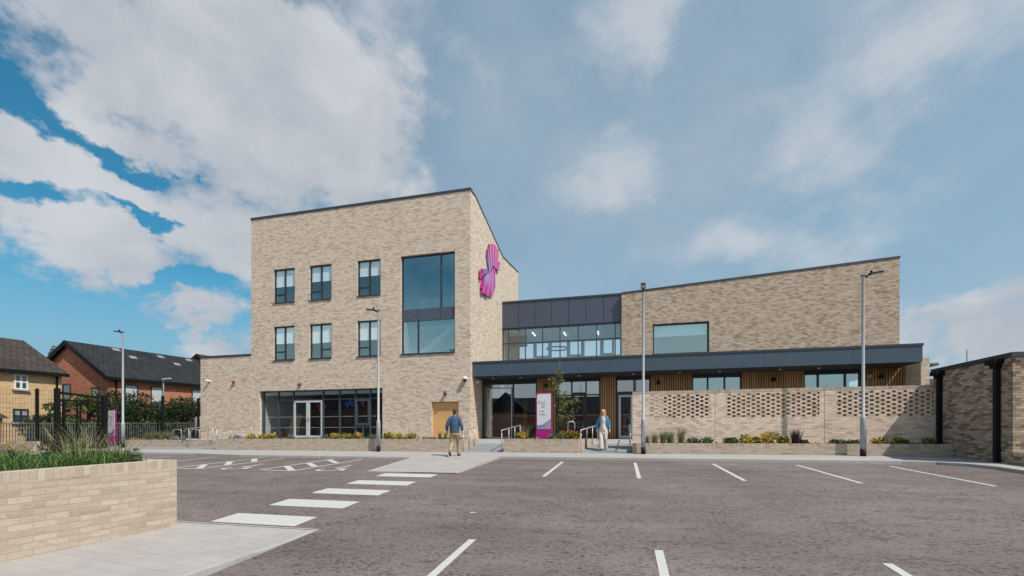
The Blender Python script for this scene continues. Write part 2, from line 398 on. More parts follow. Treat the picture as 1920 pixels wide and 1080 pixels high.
M['violet'] = leaf('violet flowers', (.16, .09, .28), (.36, .24, .52), .2)

def asphalt():
    m, nt, b, _ = mat_new('asphalt'); n = NT(nt); P = n.pos()
    Pl = n.scale(P, (1, 1, 0))
    a = n.noise(Pl, .28, 5, .6); c = n.noise(n.scale(P, (15, 22, 0)), 1, 5, .68, .5); v = n.noise(n.scale(P, (1.1, 2.0, 0)), 1, 5, .6); d = n.noise(n.scale(P, (60, 60, 0)), 1, 3, .6)
    tr = n.noise(n.scale(P, (.16, .9, 0)), 1, 5, .6)
    col = n.ramp(a, [(.28, (.150, .121, .112)), (.55, (.205, .169, .158)), (.75, (.235, .196, .184))])
    col = n.mix(.55, col, n.ramp(tr, [(.30, (.62, .60, .60)), (.5, (1., 1., 1.)), (.72, (1.18, 1.17, 1.16))]), 'MULTIPLY')
    c2 = n.noise(n.scale(P, (4.5, 7.5, 0)), 1, 6, .7, .6)
    col = n.mix(n.ramp(c2, [(.36, .5), (.47, 0.)]), col, (.07, .056, .053))
    fl = n.math('ADD', c, n.math('MULTIPLY', n.math('SUBTRACT', v, .5), .32))
    col = n.mix(n.ramp(fl, [(.37, .80), (.49, 0.)]), col, (.045, .036, .035))
    col = n.mix(.55, col, n.ramp(d, [(.3, .6), (.7, 1.2)]), 'MULTIPLY')
    n.L.new(col, b.inputs['Base Color']); b.inputs['Roughness'].default_value = .85; b.inputs['Specular IOR Level'].default_value = .25
    n.bump(n.math('ADD', c, n.math('MULTIPLY', d, .5)), .5, .012, b); return m
M['asphalt'] = asphalt()
def paving(name, c0, c1, bw, bh, joint, scale=1):
    m, nt, b, _ = mat_new(name); n = NT(nt); P = n.pos()
    t = n.N.new('ShaderNodeTexBrick'); n.L.new(P, t.inputs['Vector']); t.inputs['Scale'].default_value = 1
    t.inputs['Brick Width'].default_value = bw; t.inputs['Row Height'].default_value = bh; t.inputs['Mortar Size'].default_value = joint
    t.inputs['Color1'].default_value = c0+(1,); t.inputs['Color2'].default_value = c1+(1,); t.inputs['Mortar'].default_value = tuple(x*.80 for x in c0)+(1,)
    col = n.mix(.5, t.outputs['Color'], n.ramp(n.noise(P, 1.3, 7, .65), [(.3, .78), (.7, 1.08)]), 'MULTIPLY')
    col = n.mix(.35, col, n.ramp(n.noise(P, 90, 2), [(.3, .7), (.7, 1.1)]), 'MULTIPLY')
    n.L.new(col, b.inputs['Base Color']); b.inputs['Roughness'].default_value = .8; b.inputs['Specular IOR Level'].default_value = .3
    n.bump(n.math('SUBTRACT', 1., t.outputs['Fac']), .25, .004, b); return m
M['paving'] = paving('block paving', (.375, .35, .335), (.405, .38, .36), .40, .20, .004)
M['tarmac'] = paving('grey ramp surface', (.235, .245, .255), (.25, .26, .27), 2, 2, .002)
def kerbm():
    m, nt, b, _ = mat_new('kerb stone'); n = NT(nt); P = n.pos()
    t = n.N.new('ShaderNodeTexBrick'); sp = n.N.new('ShaderNodeSeparateXYZ'); n.L.new(P, sp.inputs[0]); cb = n.N.new('ShaderNodeCombineXYZ')
    n.L.new(n.math('ADD', sp.outputs[0], sp.outputs[1]), cb.inputs[0]); n.L.new(cb.outputs[0], t.inputs['Vector']); t.offset = 0
    t.inputs['Scale'].default_value = 1; t.inputs['Brick Width'].default_value = .915; t.inputs['Row Height'].default_value = 20; t.inputs['Mortar Size'].default_value = .012
    t.inputs['Color1'].default_value = (.27, .265, .26, 1); t.inputs['Color2'].default_value = (.31, .305, .295, 1); t.inputs['Mortar'].default_value = (.40, .39, .375, 1)
    col = n.mix(.7, t.outputs['Color'], n.ramp(n.noise(P, 3.5, 7, .7), [(.28, .6), (.5, 1.), (.75, 1.1)]), 'MULTIPLY')
    n.L.new(col, b.inputs['Base Color']); b.inputs['Roughness'].default_value = .8; return m
M['kerb'] = kerbm()
def paint():
    m, nt, b, _ = mat_new('road paint'); n = NT(nt); P = n.pos()
    w = n.noise(n.scale(P, (16, 22, 0)), 1, 5, .7)
    col = n.ramp(w, [(.28, (.22, .205, .195)), (.39, (.47, .46, .445)), (.6, (.53, .52, .505)), (.85, (.58, .57, .555))])
    n.L.new(col, b.inputs['Base Color']); b.inputs['Roughness'].default_value = .7; return m
M['paint'] = paint()
def timber():
    m, nt, b, _ = mat_new('timber cladding'); n = NT(nt); P = n.pos(); g = n.N.new('ShaderNodeNewGeometry')
    col = n.ramp(g.outputs['Random Per Island'], [(0, (.33, .185, .075)), (1, (.46, .27, .11))])
    col = n.mix(.6, col, n.ramp(n.noise(n.scale(P, (40, 40, 2)), 1, 5, .6), [(.3, .65), (.7, 1.1)]), 'MULTIPLY')
    n.L.new(col, b.inputs['Base Color']); b.inputs['Roughness'].default_value = .6; return m
M['timber'] = timber()
def tiles(name, c):
    m, nt, b, _ = mat_new(name); n = NT(nt); P = n.pos(); sp = n.N.new('ShaderNodeSeparateXYZ'); n.L.new(P, sp.inputs[0]); cb = n.N.new('ShaderNodeCombineXYZ')
    n.L.new(n.math('ADD', n.math('MULTIPLY', sp.outputs[0], .0), sp.outputs[1]), cb.inputs[0]); n.L.new(n.math('MULTIPLY', sp.outputs[2], 1.75), cb.inputs[1])
    t = n.N.new('ShaderNodeTexBrick'); n.L.new(cb.outputs[0], t.inputs['Vector']); t.inputs['Scale'].default_value = 1
    t.inputs['Brick Width'].default_value = .33; t.inputs['Row Height'].default_value = .32; t.inputs['Mortar Size'].default_value = .018
    t.inputs['Color1'].default_value = tuple(x*.8 for x in c)+(1,); t.inputs['Color2'].default_value = tuple(x*1.25 for x in c)+(1,); t.inputs['Mortar'].default_value = tuple(x*.35 for x in c)+(1,)
    col = n.mix(.5, t.outputs['Color'], n.ramp(n.noise(P, .8, 6, .6), [(.3, .6), (.7, 1.2)]), 'MULTIPLY')
    n.L.new(col, b.inputs['Base Color']); b.inputs['Roughness'].default_value = .75; b.inputs['Specular IOR Level'].default_value = .2
    n.bump(n.math('SUBTRACT', 1., t.outputs['Fac']), .8, .03, b); return m
M['tile_blk'] = tiles('black roof tiles', (.028, .029, .032)); M['tile_brn'] = tiles('brown roof tiles', (.060, .048, .042))
def groundm():
    m, nt, b, _ = mat_new('rough ground'); n = NT(nt); P = n.pos()
    n.L.new(n.ramp(n.noise(P, .15, 7, .65), [(.3, (.05, .065, .03)), (.55, (.10, .10, .06)), (.75, (.15, .13, .11))]), b.inputs['Base Color']); b.inputs['Roughness'].default_value = .95; return m
M['ground'] = groundm()

# ------------------------------------------------------------------ ground, car park, pavements
G0 = [(-400, -1.95), (-5, -1.95), (0, -1.80), (3, -1.60), (5.82, -1.405), (8.7, -1.215), (11.7, -1.055), (15.6, -.89), (18, -.80), (26, -.80), (60, -.3), (900, 2)]
def g(Y):
    for (a, b), (c, d) in zip(G0, G0[1:]):
        if Y <= c: return b+(d-b)*(Y-a)/(c-a)
    return G0[-1][1]
def strip_sheet(mb, x0, x1, ys, zf, mat=0, x0f=None, x1f=None):
    for a, b in zip(ys, ys[1:]):
        xa0, xb0 = (x0, x0) if x0f is None else (x0f(a), x0f(b)); xa1, xb1 = (x1, x1) if x1f is None else (x1f(a), x1f(b))
        mb.face([(xa0, a, zf(a)), (xa1, a, zf(a)), (xb1, b, zf(b)), (xb0, b, zf(b))], mat)
mb = MB(); strip_sheet(mb, -700, 700, [p[0] for p in G0], lambda y: g(y)-.03); mb.build('ground', M['ground'], kind='structure')
YS = [-40, -5, 0, 1.5, 3, 4.4, 5.82, 7.2, 8.7, 10.2, 11.7, 13.6, 15.6, 16.9]
mb = MB(); strip_sheet(mb, -32, 34, YS, g); mb.build('car_park', M['asphalt'], kind='structure')

# north pavement: front edge polyline (X, Y), flush tongue at the crossing
FE = [(-32, 16.2), (-18.6, 16.2), (-17.6, 16.0), (-15.6, 15.62), (-7.75, 15.62), (-7.28, 11.78), (-4.5, 11.84), (-4.55, 16.3), (8.2, 16.3), (9.0, 16.15), (9.5, 15.7), (9.72, 15.0), (9.66, 13.9), (9.4, 11.5), (9.2, 6), (9.2, -6)]
def pz(x, y):       # top of the pavement
    if y < 16.3:
        up = .085
        if -7.9 < x < -4.4: up = .02+.065*max(0, min(1, (y-11.8)/4.4))
        return g(y)+up
    z0 = g(16.3)+.085
    return z0+(-.675-z0)*min(1, (y-16.3)/1.7)
def tess(mb, poly, zf, mat=0):
    from mathutils.geometry import tessellate_polygon
    for t in tessellate_polygon([[Vector((x, y, 0)) for x, y in poly]]):
        mb.face([(poly[i][0], poly[i][1], zf(*poly[i])) for i in t], mat)
mb = MB()
def quadp(pts): mb.face([(x, y, pz(x, y)) for x, y in pts])
back = 18.0
quadp([(-32, 16.2), (-18.6, 16.2), (-18.6, 16.9), (-32, 16.9)])
quadp([(-18.6, 16.2), (-17.6, 16.0), (-17.6, 16.9), (-18.6, 16.9)]); quadp([(-17.6, 16.0), (-15.6, 15.62), (-15.6, 16.9), (-17.6, 16.9)])
quadp([(-15.6, 15.62), (-7.75, 15.62), (-7.9, 16.9), (-15.6, 16.9)])
for (ya, xa0, xa1), (yb, xb0, xb1) in zip([(11.8, -7.28, -4.5), (13.1, -7.43, -4.51), (14.4, -7.59, -4.53), (15.62, -7.75, -4.54), (16.3, -7.83, -4.55), (16.9, -7.9, -4.55)][:-1], [(13.1, -7.43, -4.51), (14.4, -7.59, -4.53), (15.62, -7.75, -4.54), (16.3, -7.83, -4.55), (16.9, -7.9, -4.55)]):
    quadp([(xa0, ya), (xa1, ya), (xb1, yb), (xb0, yb)])
quadp([(-4.55, 16.3), (8.2, 16.3), (8.2, 16.9), (-4.55, 16.9)]); quadp([(8.2, 16.3), (9.0, 16.15), (9.0, 16.9), (8.2, 16.9)])
quadp([(9.0, 16.15), (9.5, 15.7), (10.5, 16.9), (9.0, 16.9)]); quadp([(9.5, 15.7), (9.72, 15.0), (10.5, 15.0), (10.5, 16.9)])
for (xa, ya), (xb, yb) in zip(FE[11:], FE[12:]): quadp([(xa, ya), (10.5, ya), (10.5, yb), (xb, yb)])
quadp([(-32, 16.9), (-7.9, 16.9), (-7.9, 17.95), (-32, 17.95)]); quadp([(-7.9, 16.9), (-4.55, 16.9), (-4.55, 17.95), (-7.9, 17.95)]); quadp([(-4.55, 16.9), (10.5, 16.9), (10.5, 17.95), (-4.55, 17.95)])
mb.build('pavement', M['paving'], kind='structure')
def kerb(name, line, zt, w=.13, side=1):
    mb = MB(); P = [Vector((x, y)) for x, y in line]; n = len(P); inn = []
    for i, p in enumerate(P):
        t = (P[min(i+1, n-1)]-P[max(i-1, 0)]).normalized(); inn.append(p+Vector((-t.y, t.x))*w*side)
    for i in range(n-1):
        a, b, c, d = P[i], P[i+1], inn[i+1], inn[i]
        za, zb = zt(a.x, a.y)+.004, zt(b.x, b.y)+.004
        mb.face([(a.x, a.y, za), (b.x, b.y, zb), (c.x, c.y, zb), (d.x, d.y, za)]); mb.face([(a.x, a.y, za-.3), (b.x, b.y, zb-.3), (b.x, b.y, zb), (a.x, a.y, za)])
    return mb.build(name, M['kerb'], kind='structure')
kerb('kerb', FE, pz)
# pavement corner beside the front planter
def pz2(x, y):
    t = (y+2)/7.9; edge = -1.64+.24*max(0, min(1, t)) if y < 5.0 else -1.445+(y-5.0)/.87*.048
    e = {True: 0}.get(False, 0)
    zE = -1.47+.0 if y < 3.7 else -1.465+.03*(y-3.7)/2.2+max(0, y-5.2)*.06
    return zE+(-6.45-x)/(-6.45+4.43)*0+.11*min(1, max(0, (-4.43-x)/2.02))
mb = MB(); ysl = [-6, 0, 2, 3.7, 4.6, 5.2, 5.55, 5.86]
xr = lambda y: -4.43
xl = lambda y: -14.0
def farY(x): return 5.86-max(0, min(1, (-4.43-x)/2.1))*.36
xs2 = [-14, -8, -6.45, -5.8, -5.1, -4.43]
for a, b in zip(xs2, xs2[1:]):
    for c, d in zip(ysl, ysl[1:]):
        pts = []
        for x, y in ((a, c), (b, c), (b, d), (a, d)):
            yy = min(y, farY(x)); pts.append((x, yy, pz2(x, yy)))
        if pts[2][1]-pts[1][1] < 1e-4 and pts[3][1]-pts[0][1] < 1e-4: continue
        mb.face(pts)
mb.build('pavement', M['paving'], kind='structure')
kerb('kerb', [(-4.43, -6), (-4.43, 0), (-4.43, 2), (-4.43, 3.7), (-4.43, 4.6), (-4.43, 5.2), (-4.43, 5.86)], pz2, .13, 1)
kerb('kerb', [(-4.44, 5.86), (-5.1, farY(-5.1)), (-5.8, farY(-5.8)), (-6.45, farY(-6.45)), (-8, 5.5), (-14, 5.5)], pz2, .05, 1)
# entrance terrace and ramps
TR = [(17.95, -.675), (18.25, -.655), (20.3, -.36), (21.4, -.19), (24.6, -.165)]
def tz(Y):
    for (a, b), (c, d) in zip(TR, TR[1:]):
        if Y <= c: return b+(d-b)*(Y-a)/(c-a)
    return TR[-1][1]
mb = MB()
for (a, b), (c, d) in zip(TR, TR[1:]):
    mb.face([(-27.5, a, b), (10.6, a, b), (10.6, c, d), (-27.5, c, d)], 1 if c > 20.4 else 0)
mb.build('entrance_ramp', [M['tarmac'], M['paving']], kind='structure')

# ------------------------------------------------------------------ road markings
def mark(pts, dz=.005):
    mb = MB()
    for q in pts:
        ys = [p[1] for p in q]; mb.face([(x, y, g(y)+dz) for x, y in q])
    return mb
def mline(a, b, w):        # a strip split along its length to follow the slope
    a, b = Vector(a), Vector(b); t = (b-a).normalized(); n = Vector((-t.y, t.x))*w/2; k = max(1, int((b-a).length/.5)); out = []
    brk = sorted({i/k for i in range(k+1)} | {(yb-a.y)/(b.y-a.y) for yb in YS if abs(b.y-a.y) > .01 and 0 < (yb-a.y)/(b.y-a.y) < 1})
    for s0, s1 in zip(brk, brk[1:]):
        p, q = a.lerp(b, s0), a.lerp(b, s1); out.append([tuple(p-n), tuple(p+n), tuple(q+n), tuple(q-n)])
    return out
for i, y0 in enumerate([5.95, 7.19, 8.40, 9.65, 10.97]):
    y1 = y0+.59; q = []
    brk = [y0]+[y for y in YS if y0 < y < y1]+[y1]
    for a, b in zip(brk, brk[1:]): q.append([(-6.53, a), (-4.93, a), (-4.97, b), (-6.57, b)])
    mark(q).build('crossing_stripe_marking', M['paint'], kind='structure')
for x in (-2.05, .34, 2.72, 5.09, 7.51, 9.9): mark(mline((x, 11.62), (x-.02, 15.48), .1)).build('bay_line_marking', M['paint'], kind='structure')
for x in (-2.0, .40, 2.79, 5.2): mark(mline((x, .9), (x, 5.82), .1)).build('bay_line_marking', M['paint'], kind='structure')
mark(mline((-16.6, 11.7), (-16.63, 15.4), .1)).build('bay_line_marking', M['paint'], kind='structure')
mark(mline((-19.0, 11.7), (-19.0, 15.4), .1)).build('bay_line_marking', M['paint'], kind='structure')
for x0, x1, top in ((-14.28, -13.17, -14.28), (-10.92, -9.68, -10.9)):
    q = mline((x0, 11.66), (x0, 15.38), .1)+mline((x1, 11.6), (x1, 15.3), .1)
    mb = mark(q)
    for ya in (11.7, 12.75, 13.9):
        for s_ in mline((x1-.1, ya), (x0+.1, ya+1.0), .2): mb.face([(x, y, g(y)+.009) for x, y in s_])
    for s_ in mline((x1-.05, 11.6), (x0+.1, 11.66), .09): mb.face([(x, y, g(y)+.007) for x, y in s_])
    mb.build('hatched_bay_marking', M['paint'], kind='structure')
def wheelchair(cx, cy, sc):     # wheelchair symbol lying on the bay, seen from the far side
    L_ = []
    pts = [(.45*math.cos(t), .45*math.sin(t)) for t in [R(a) for a in range(150, 395, 20)]]
    L_ += [(p, q) for p, q in zip(pts, pts[1:])]
    L_ += [((-.05, 1.15), (0, .35)), ((0, .35), (.42, .35)), ((.42, .35), (.62, -.25)), ((.62, -.25), (.78, -.2)), ((-.03, .8), (.33, .8))]
    mb = MB()
    for k, (p, q) in enumerate(L_):
        for s_ in mline((cx+p[0]*sc, cy+p[1]*sc), (cx+q[0]*sc, cy+q[1]*sc), .11):
            mb.face([(x, y, g(y)+.005+.0004*k) for x, y in s_])
    c = [(cx-.06*sc+.13*sc*math.cos(t), cy+1.36*sc+.13*sc*math.sin(t)) for t in [R(a) for a in range(0, 360, 30)]]
    mb.face([(x, y, g(y)+.012) for x, y in c]); mb.build('wheelchair_marking', M['paint'], kind='structure')
mb = MB(); mb.face([(x, y, g(y)+.005) for x, y in [(-2.56, 7.27), (-2.51, 7.25), (-2.45, 7.31), (-2.42, 7.35), (-2.48, 7.34), (-2.55, 7.31)]]); mb.build('paint_splash_marking', M['paint'], kind='structure')
wheelchair(-12.15, 12.0, .8); wheelchair(-8.75, 12.1, .8)

# ------------------------------------------------------------------ the community building
B = thing('community_centre', 'three-storey buff brick community building with a long blue-grey canopy and a glazed link', 'building', (-7.8, 22.4, -.2))
YF = 22.4
def win(x0, x1, z0, z1, y, mulls, trans, blind=None, sill=True, gl='glass', fw=.06, mat='frame', spandrel=None, name='window', blindy=.12):
    mb = MB(); d = .09
    mb.box(x0, x0+fw, y, y+d, z0, z1); mb.box(x1-fw, x1, y, y+d, z0, z1)
    mb.box(x0+fw, x1-fw, y, y+d, z0, z0+fw); mb.box(x0+fw, x1-fw, y, y+d, z1-fw, z1)
    for mx in mulls:
        a, b_, c = mx if isinstance(mx, tuple) else (mx, z0+fw, z1-fw)
        mb.box(a-fw*.55, a+fw*.55, y+.003, y+d, b_, c)
    for a, b_, z, h in trans: mb.box(a, b_, y+.006, y+d, z-h/2, z+h/2)
    w = mb.build(name, M[mat], B)
    pb = MB(); pb.face([(x0+.02, y+.05, z0+.02), (x1-.02, y+.05, z0+.02), (x1-.02, y+.05, z1-.02), (x0+.02, y+.05, z1-.02)]); pane = pb.build('pane', M[gl], w)
    WM[w.name] = parent_world(B)
    if blind:
        for xa, xb, zb in blind:
            bb = MB(); bb.box(xa, xb, y+blindy, y+blindy+.012, zb, z1-.03); bb.box(xa, xb, y+blindy-.012, y+blindy-.001, zb-.03, zb); bb.build('blind', M['blind'], w)
    if sill:
        sb = MB(); sb.box(x0-.05, x1, YF-.045, y-.002, z0-.05, z0-.003); sb.build('sill', M['coping'], w)
    return w
SW = [(-19.98, -18.53), (-17.54, -16.10), (-14.46, -13.02)]
holes = [(a, b, z0, z1) for a, b in SW for z0, z1 in ((7.75, 9.73), (4.40, 6.38))]
holes += [(-11.80, -8.68, 4.40, 9.73), (-21.0, -12.91, -.14, 2.63), (-10.01, -8.47, -.14, 1.80)]
mb = MB(); mb.wall(-21.56, -7.82, -1.0, 12.80, YF, .28, holes); mb.build('front_wall', M['brick'], B)
mb = MB(); mb.wall(-25.31, -21.565, -1.0, 4.75, YF, .28, []); mb.build('annex_wall', M['brick'], B)
# flank wall with the butterfly roofline, facing right
prof = [(22.685, -1.0), (33.3, -1.0), (33.3, 12.30), (28.85, 11.76), (23.2, 12.86), (22.685, 12.82)]
mb = MB(); mb.prism([(-7.82, y, z) for y, z in prof], (-.3, 0, 0)); mb.build('flank_wall', M['brick'], B)
mb = MB(); mb.prism([(-21.26, y, z) for y, z in prof], (-.3, 0, 0)); mb.box(-25.3, -25.0, 22.69, 33, -1, 4.75); mb.box(-21.25, -8.13, 33.0, 33.3, -1, 12.1); mb.box(-25, -21.6, 32.7, 33, -1, 4.7)
mb.build('rear_wall', M['brick'], B)
# roofs
mb = MB()
for (y0, z0), (y1, z1) in zip([(22.5, 12.78), (23.2, 12.80), (28.85, 11.70), (33.2, 12.24)], [(23.2, 12.80), (28.85, 11.70), (33.2, 12.24)]):
    mb.face([(-21.5, y0, z0), (-7.9, y0, z0), (-7.9, y1, z1), (-21.5, y1, z1)])
mb.build('roof', M['coping'], B)
mb = MB(); mb.face([(-25.2, 22.5, 4.70), (-21.6, 22.5, 4.70), (-21.6, 32.9, 4.70), (-25.2, 32.9, 4.70)]); mb.build('roof', M['coping'], B)
mb = MB(); mb.box(-21.59, -7.79, YF-.03, YF+.31, 12.803, 12.93)
ac = MB(); ac.box(-25.34, -21.59, YF-.03, YF+.31, 4.753, 4.87); ac.box(-25.34, -25.0, YF+.31, 33, 4.753, 4.87); ac.build('coping', M['coping'], B)
for x in (-7.82, -21.26):
    for (y0, z0), (y1, z1) in zip([(22.72, 12.83), (23.2, 12.863), (28.85, 11.763)], [(23.2, 12.863), (28.85, 11.763), (33.33, 12.306)]):
        t = Vector((0, y1-y0, z1-z0)); n = Vector((0, -t.z, t.y)).normalized()
        mb.prism([(x+.03, y0, z0), (x+.03, y1, z1), (x+.03, y1, z1+.07), (x+.03, y0, z0+.07)], (-.36, 0, 0))
mb.build('coping', M['coping'], B)
# small windows
BL = {0: .53, 1: .46, 2: .44, 3: .47, 4: .47, 5: .45}
for r, (z0, z1) in enumerate(((7.75, 9.73), (4.40, 6.38))):
    for c, (a, b) in enumerate(SW):
        i = r*3+c; mx = a+.72 if i != 4 else a+.70; zb = z1-(z1-z0)*(.50, .44, .42, .49, .53, .53)[i]
        tr = [(a+.06, mx-.034, z0+.50, .075)] if i != 4 else [(mx+.034, b-.06, z0+.52, .075)]
        if i != 4: st = [(a+.095, z0+.06, z1-.06)]
        win(a+.012, b-.012, z0+.003, z1-.012, YF+.075, [mx], tr, [(a+.08, mx-.05, zb), (mx+.05, b-.08, zb)], gl='glass_win', blindy=.062)
# large stair window
w = win(-11.79, -8.69, 4.403, 9.718, YF+.12, [(-9.52, 6.85, 9.66), (-10.84, 4.46, 6.19)], [], None)
mb = MB()
for a, b in ((-11.73, -10.87), (-10.85, -9.54), (-9.52, -8.75)): mb.box(a, b, YF+.115, YF+.20, 6.20, 6.84)
mb.build('spandrel_panel', M['panel'], B)
# stair behind it
mb = MB()
for i in range(14):
    x = -11.3+i*.19; z = 4.45+i*.145
    mb.box(x, x+.19, 23.7, 24.8, z-.05, z+.145)
mb.prism([(-11.5, 23.66, 4.2), (-8.6, 23.66, 6.41), (-8.6, 23.66, 6.78), (-11.5, 23.66, 4.57)], (0, .04, 0)); mb.box(-12.2, -8.2, 24.8, 26, 6.3, 6.5)
mb.build('staircase', M['white'], B)
mb = MB()
for i in range(26):
    x = -11.5+i*.115; z = 4.5+max(0, i*.088); mb.box(x, x+.018, 23.0, 23.018, 4.1, 5.85)
mb.build('balustrade', M['inner'], B); mb = MB()
for i in range(20): mb.box(-11.0+i*.12, -10.982+i*.12, 23.0, 23.018, 6.86, 7.55)
mb.build('balustrade', M['inner'], B)
# ground floor curtain wall
mb = MB(); y = YF+.2
xs = [-20.97, -19.84, -18.81, -16.82, -15.74, -14.73, -13.80, -12.94]
for i, x in enumerate(xs): mb.box(x-(.0 if i == 0 else .03), x+(.12 if i == 0 else .03 if i < 7 else .0), y, y+.12, -.14, 2.62)
for a, b in zip(xs, xs[1:]):
    l = a+(.12 if a == xs[0] else .03); r = b-.03
    mb.box(l, r, y+.003, y+.12, 2.56, 2.62); mb.box(l, r, y+.006, y+.12, 2.05, 2.11)
    if not (a == -18.81): mb.box(l, r, y+.003, y+.12, -.14, -.06)
# opening light
a, b = -14.70, -13.83
mb.box(a, a+.09, y-.02, y+.1, .62, 2.04); mb.box(b-.09, b, y-.02, y+.1, .62, 2.04); mb.box(a+.09, b-.09, y-.02, y+.1, .62, .71); mb.box(a+.09, b-.09, y-.02, y+.1, 1.95, 2.04); mb.box(a, b, y+.004, y+.1, .54, .615)
mb.box(-14.27, -14.22, y+.004, y+.1, -.06, .54)
cw = mb.build('curtain_wall', M['frame_sheen'], B); WM[cw.name] = parent_world(B)
def dots(mb, xa, xb, yy, zs, step=.11):
    for z in zs:
        x = xa+.05
        while x < xb-.03: mb.face([(x, yy, z), (x+.032, yy, z), (x+.032, yy, z+.032), (x, yy, z+.032)], 1); x += step
mb = MB(); mb.face([(-20.9, y+.06, -.1), (-18.82, y+.06, -.1), (-18.82, y+.06, 2.6), (-20.9, y+.06, 2.6)]); mb.face([(-18.8, y+.06, 2.08), (-16.83, y+.06, 2.08), (-16.83, y+.06, 2.6), (-18.8, y+.06, 2.6)])
mb.face([(-16.8, y+.06, -.1), (-12.95, y+.06, -.1), (-12.95, y+.06, 2.6), (-16.8, y+.06, 2.6)])
for a, b in zip(xs, xs[1:]):
    if a != -18.81: dots(mb, a+.03, b-.03, y+.052, (1.08, .46))
mb.build('pane', [M['glass_lobby'], M['white']], cw)
def door_leaf(x0, x1, z0, z1, y, mat, gl, hx, fw=.11, mb0=.14):
    mb = MB(); mb.box(x0, x0+fw, y, y+.06, z0, z1); mb.box(x1-fw, x1, y, y+.06, z0, z1); mb.box(x0+fw, x1-fw, y, y+.06, z0, z0+mb0); mb.box(x0+fw, x1-fw, y, y+.06, z1-fw, z1)
    d = mb.build('door', M[mat], B); WM[d.name] = parent_world(B)
    pb = MB(); pb.face([(x0+fw-.01, y+.03, z0+.1), (x1-fw+.01, y+.03, z0+.1), (x1-fw+.01, y+.03, z1-fw+.01), (x0+fw-.01, y+.03, z1-fw+.01)])
    dots(pb, x0+fw, x1-fw, y+.022, (1.08, .46)); pb.build('pane', [M[gl], M['white']], d)
    hb = MB(); hb.tube([(hx, y-.05, 1.0), (hx+(.12 if hx < (x0+x1)/2 else -.12), y-.05, 1.0)], .011, 8); hb.box(hx-.02, hx+.02, y-.045, y, .9, 1.06); hb.build('handle', M['steel'], d)
door_leaf(-18.78, -17.825, -.13, 2.04, y+.01, 'whiteframe', 'glass_lobby', -17.88); door_leaf(-17.815, -16.85, -.13, 2.04, y+.01, 'whiteframe', 'glass_lobby', -17.76)
# ochre service door
mb = MB(); mb.box(-9.98, -9.245, YF+.17, YF+.23, -.12, 1.78); mb.box(-9.235, -8.50, YF+.17, YF+.23, -.12, 1.78); mb.box(-10.005, -9.982, YF+.16, YF+.24, -.13, 1.795); mb.box(-8.498, -8.475, YF+.16, YF+.24, -.13, 1.795)
mb.build('service_door', M['ochre'], B)
# interior floors and partitions of the tower
mb = MB(); mb.box(-21.2, -8.2, 22.75, 33, -.4, -.15)
for z in (3.3, 6.5): mb.box(-21.2, -12.0, 22.75, 33, z, z+.3); mb.box(-12.0, -8.2, 25.2, 33, z, z+.3)
mb.build('floor_slab', M['innerfloor'], B)
mb = MB(); mb.box(-21.2, -8.2, 29, 29.15, -.15, 12); mb.box(-12.2, -12.05, 22.75, 29, -.14, 12)
for x in (-18.2, -15.2): mb.box(x, x+.12, 22.8, 29, 3.6, 11.6)
mb.build('partition', M['inner'], B)
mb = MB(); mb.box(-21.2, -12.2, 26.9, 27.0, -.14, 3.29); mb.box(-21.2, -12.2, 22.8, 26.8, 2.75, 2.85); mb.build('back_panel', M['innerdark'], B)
mb = MB(); mb.box(-20.95, -20.84, 22.735, 26.8, -.14, 2.74); mb.build('lobby_wall', M['white'], B)
# link block
YL = 28.7
mb = MB()
px = [-7.80, -6.71, -5.62, -4.54, -3.47, -2.38, -1.29, -.21]
for a, b in zip(px, px[1:]):
    pb = MB(); pb.box(a+.012, b-.012, YL, YL+.05, 7.06, 8.66); pb.build('cladding_panel', M['panel'], B)
mb = MB(); mb.box(-7.81, -.21, YL+.06, YL+.3, 7.0, 8.66); mb.build('cladding_backing', M['blackmetal'], B)
mb = MB(); mb.box(-7.81, -.21, YL-.04, YL+.35, 8.67, 8.78); mb.box(-7.81, -.21, YL-.03, YL-.003, 7.0, 7.055); mb.build('coping', M['coping'], B)
mb = MB(); mb.box(-7.81, -.21, YL+.36, 33.3, 8.5, 8.6); mb.build('roof', M['coping'], B)
mb = MB(); lx = [-7.78, -7.41, -6.28, -5.15, -4.02, -2.87, -1.73, -.59, -.24]
for x in lx: mb.box(x-.03, x+.03, YL+.03, YL+.15, 3.9, 6.99)
for a, b in zip(lx, lx[1:]):
    for z in (3.93, 6.03, 6.96): mb.box(a+.03, b-.03, YL+.034, YL+.15, z-.03, z+.03)
cw = mb.build('curtain_wall', M['frame_sheen'], B); WM[cw.name] = parent_world(B)
mb = MB(); mb.face([(-7.8, YL+.09, 3.9), (-.22, YL+.09, 3.9), (-.22, YL+.09, 6.99), (-7.8, YL+.09, 6.99)]); mb.build('pane', M['glass_clear'], cw)
mb = MB(); mb.box(-7.8, -.2, 28.9, 33.2, 3.4, 3.6); mb.build('floor_slab', M['white'], B)
mb = MB()
for i in range(44): yy = 29.0+i*.095; mb.box(-7.75, -.25, yy, yy+.05, 6.92, 6.99)
mb.box(-7.75, -.25, 28.95, 33.2, 6.995, 7.03); mb.build('slatted_ceiling', plain('pale ceiling slats', (.70, .74, .76), .7), B)
mb = MB(); rx = [-7.8, -6.95, -6.7, -5.5, -5.3, -4.6, -4.3, -3.2, -2.9, -2.2, -1.9, -1.05, -.8, -.2]
mb.box(-7.8, -.2, 33.2, 33.3, 3.6, 4.2)
rxs = [-7.75, -6.6, -5.3, -4.1, -2.9, -1.7, -.3]
for x in rxs: mb.box(x-.045, x+.045, 33.2, 33.3, 4.2, 6.95)
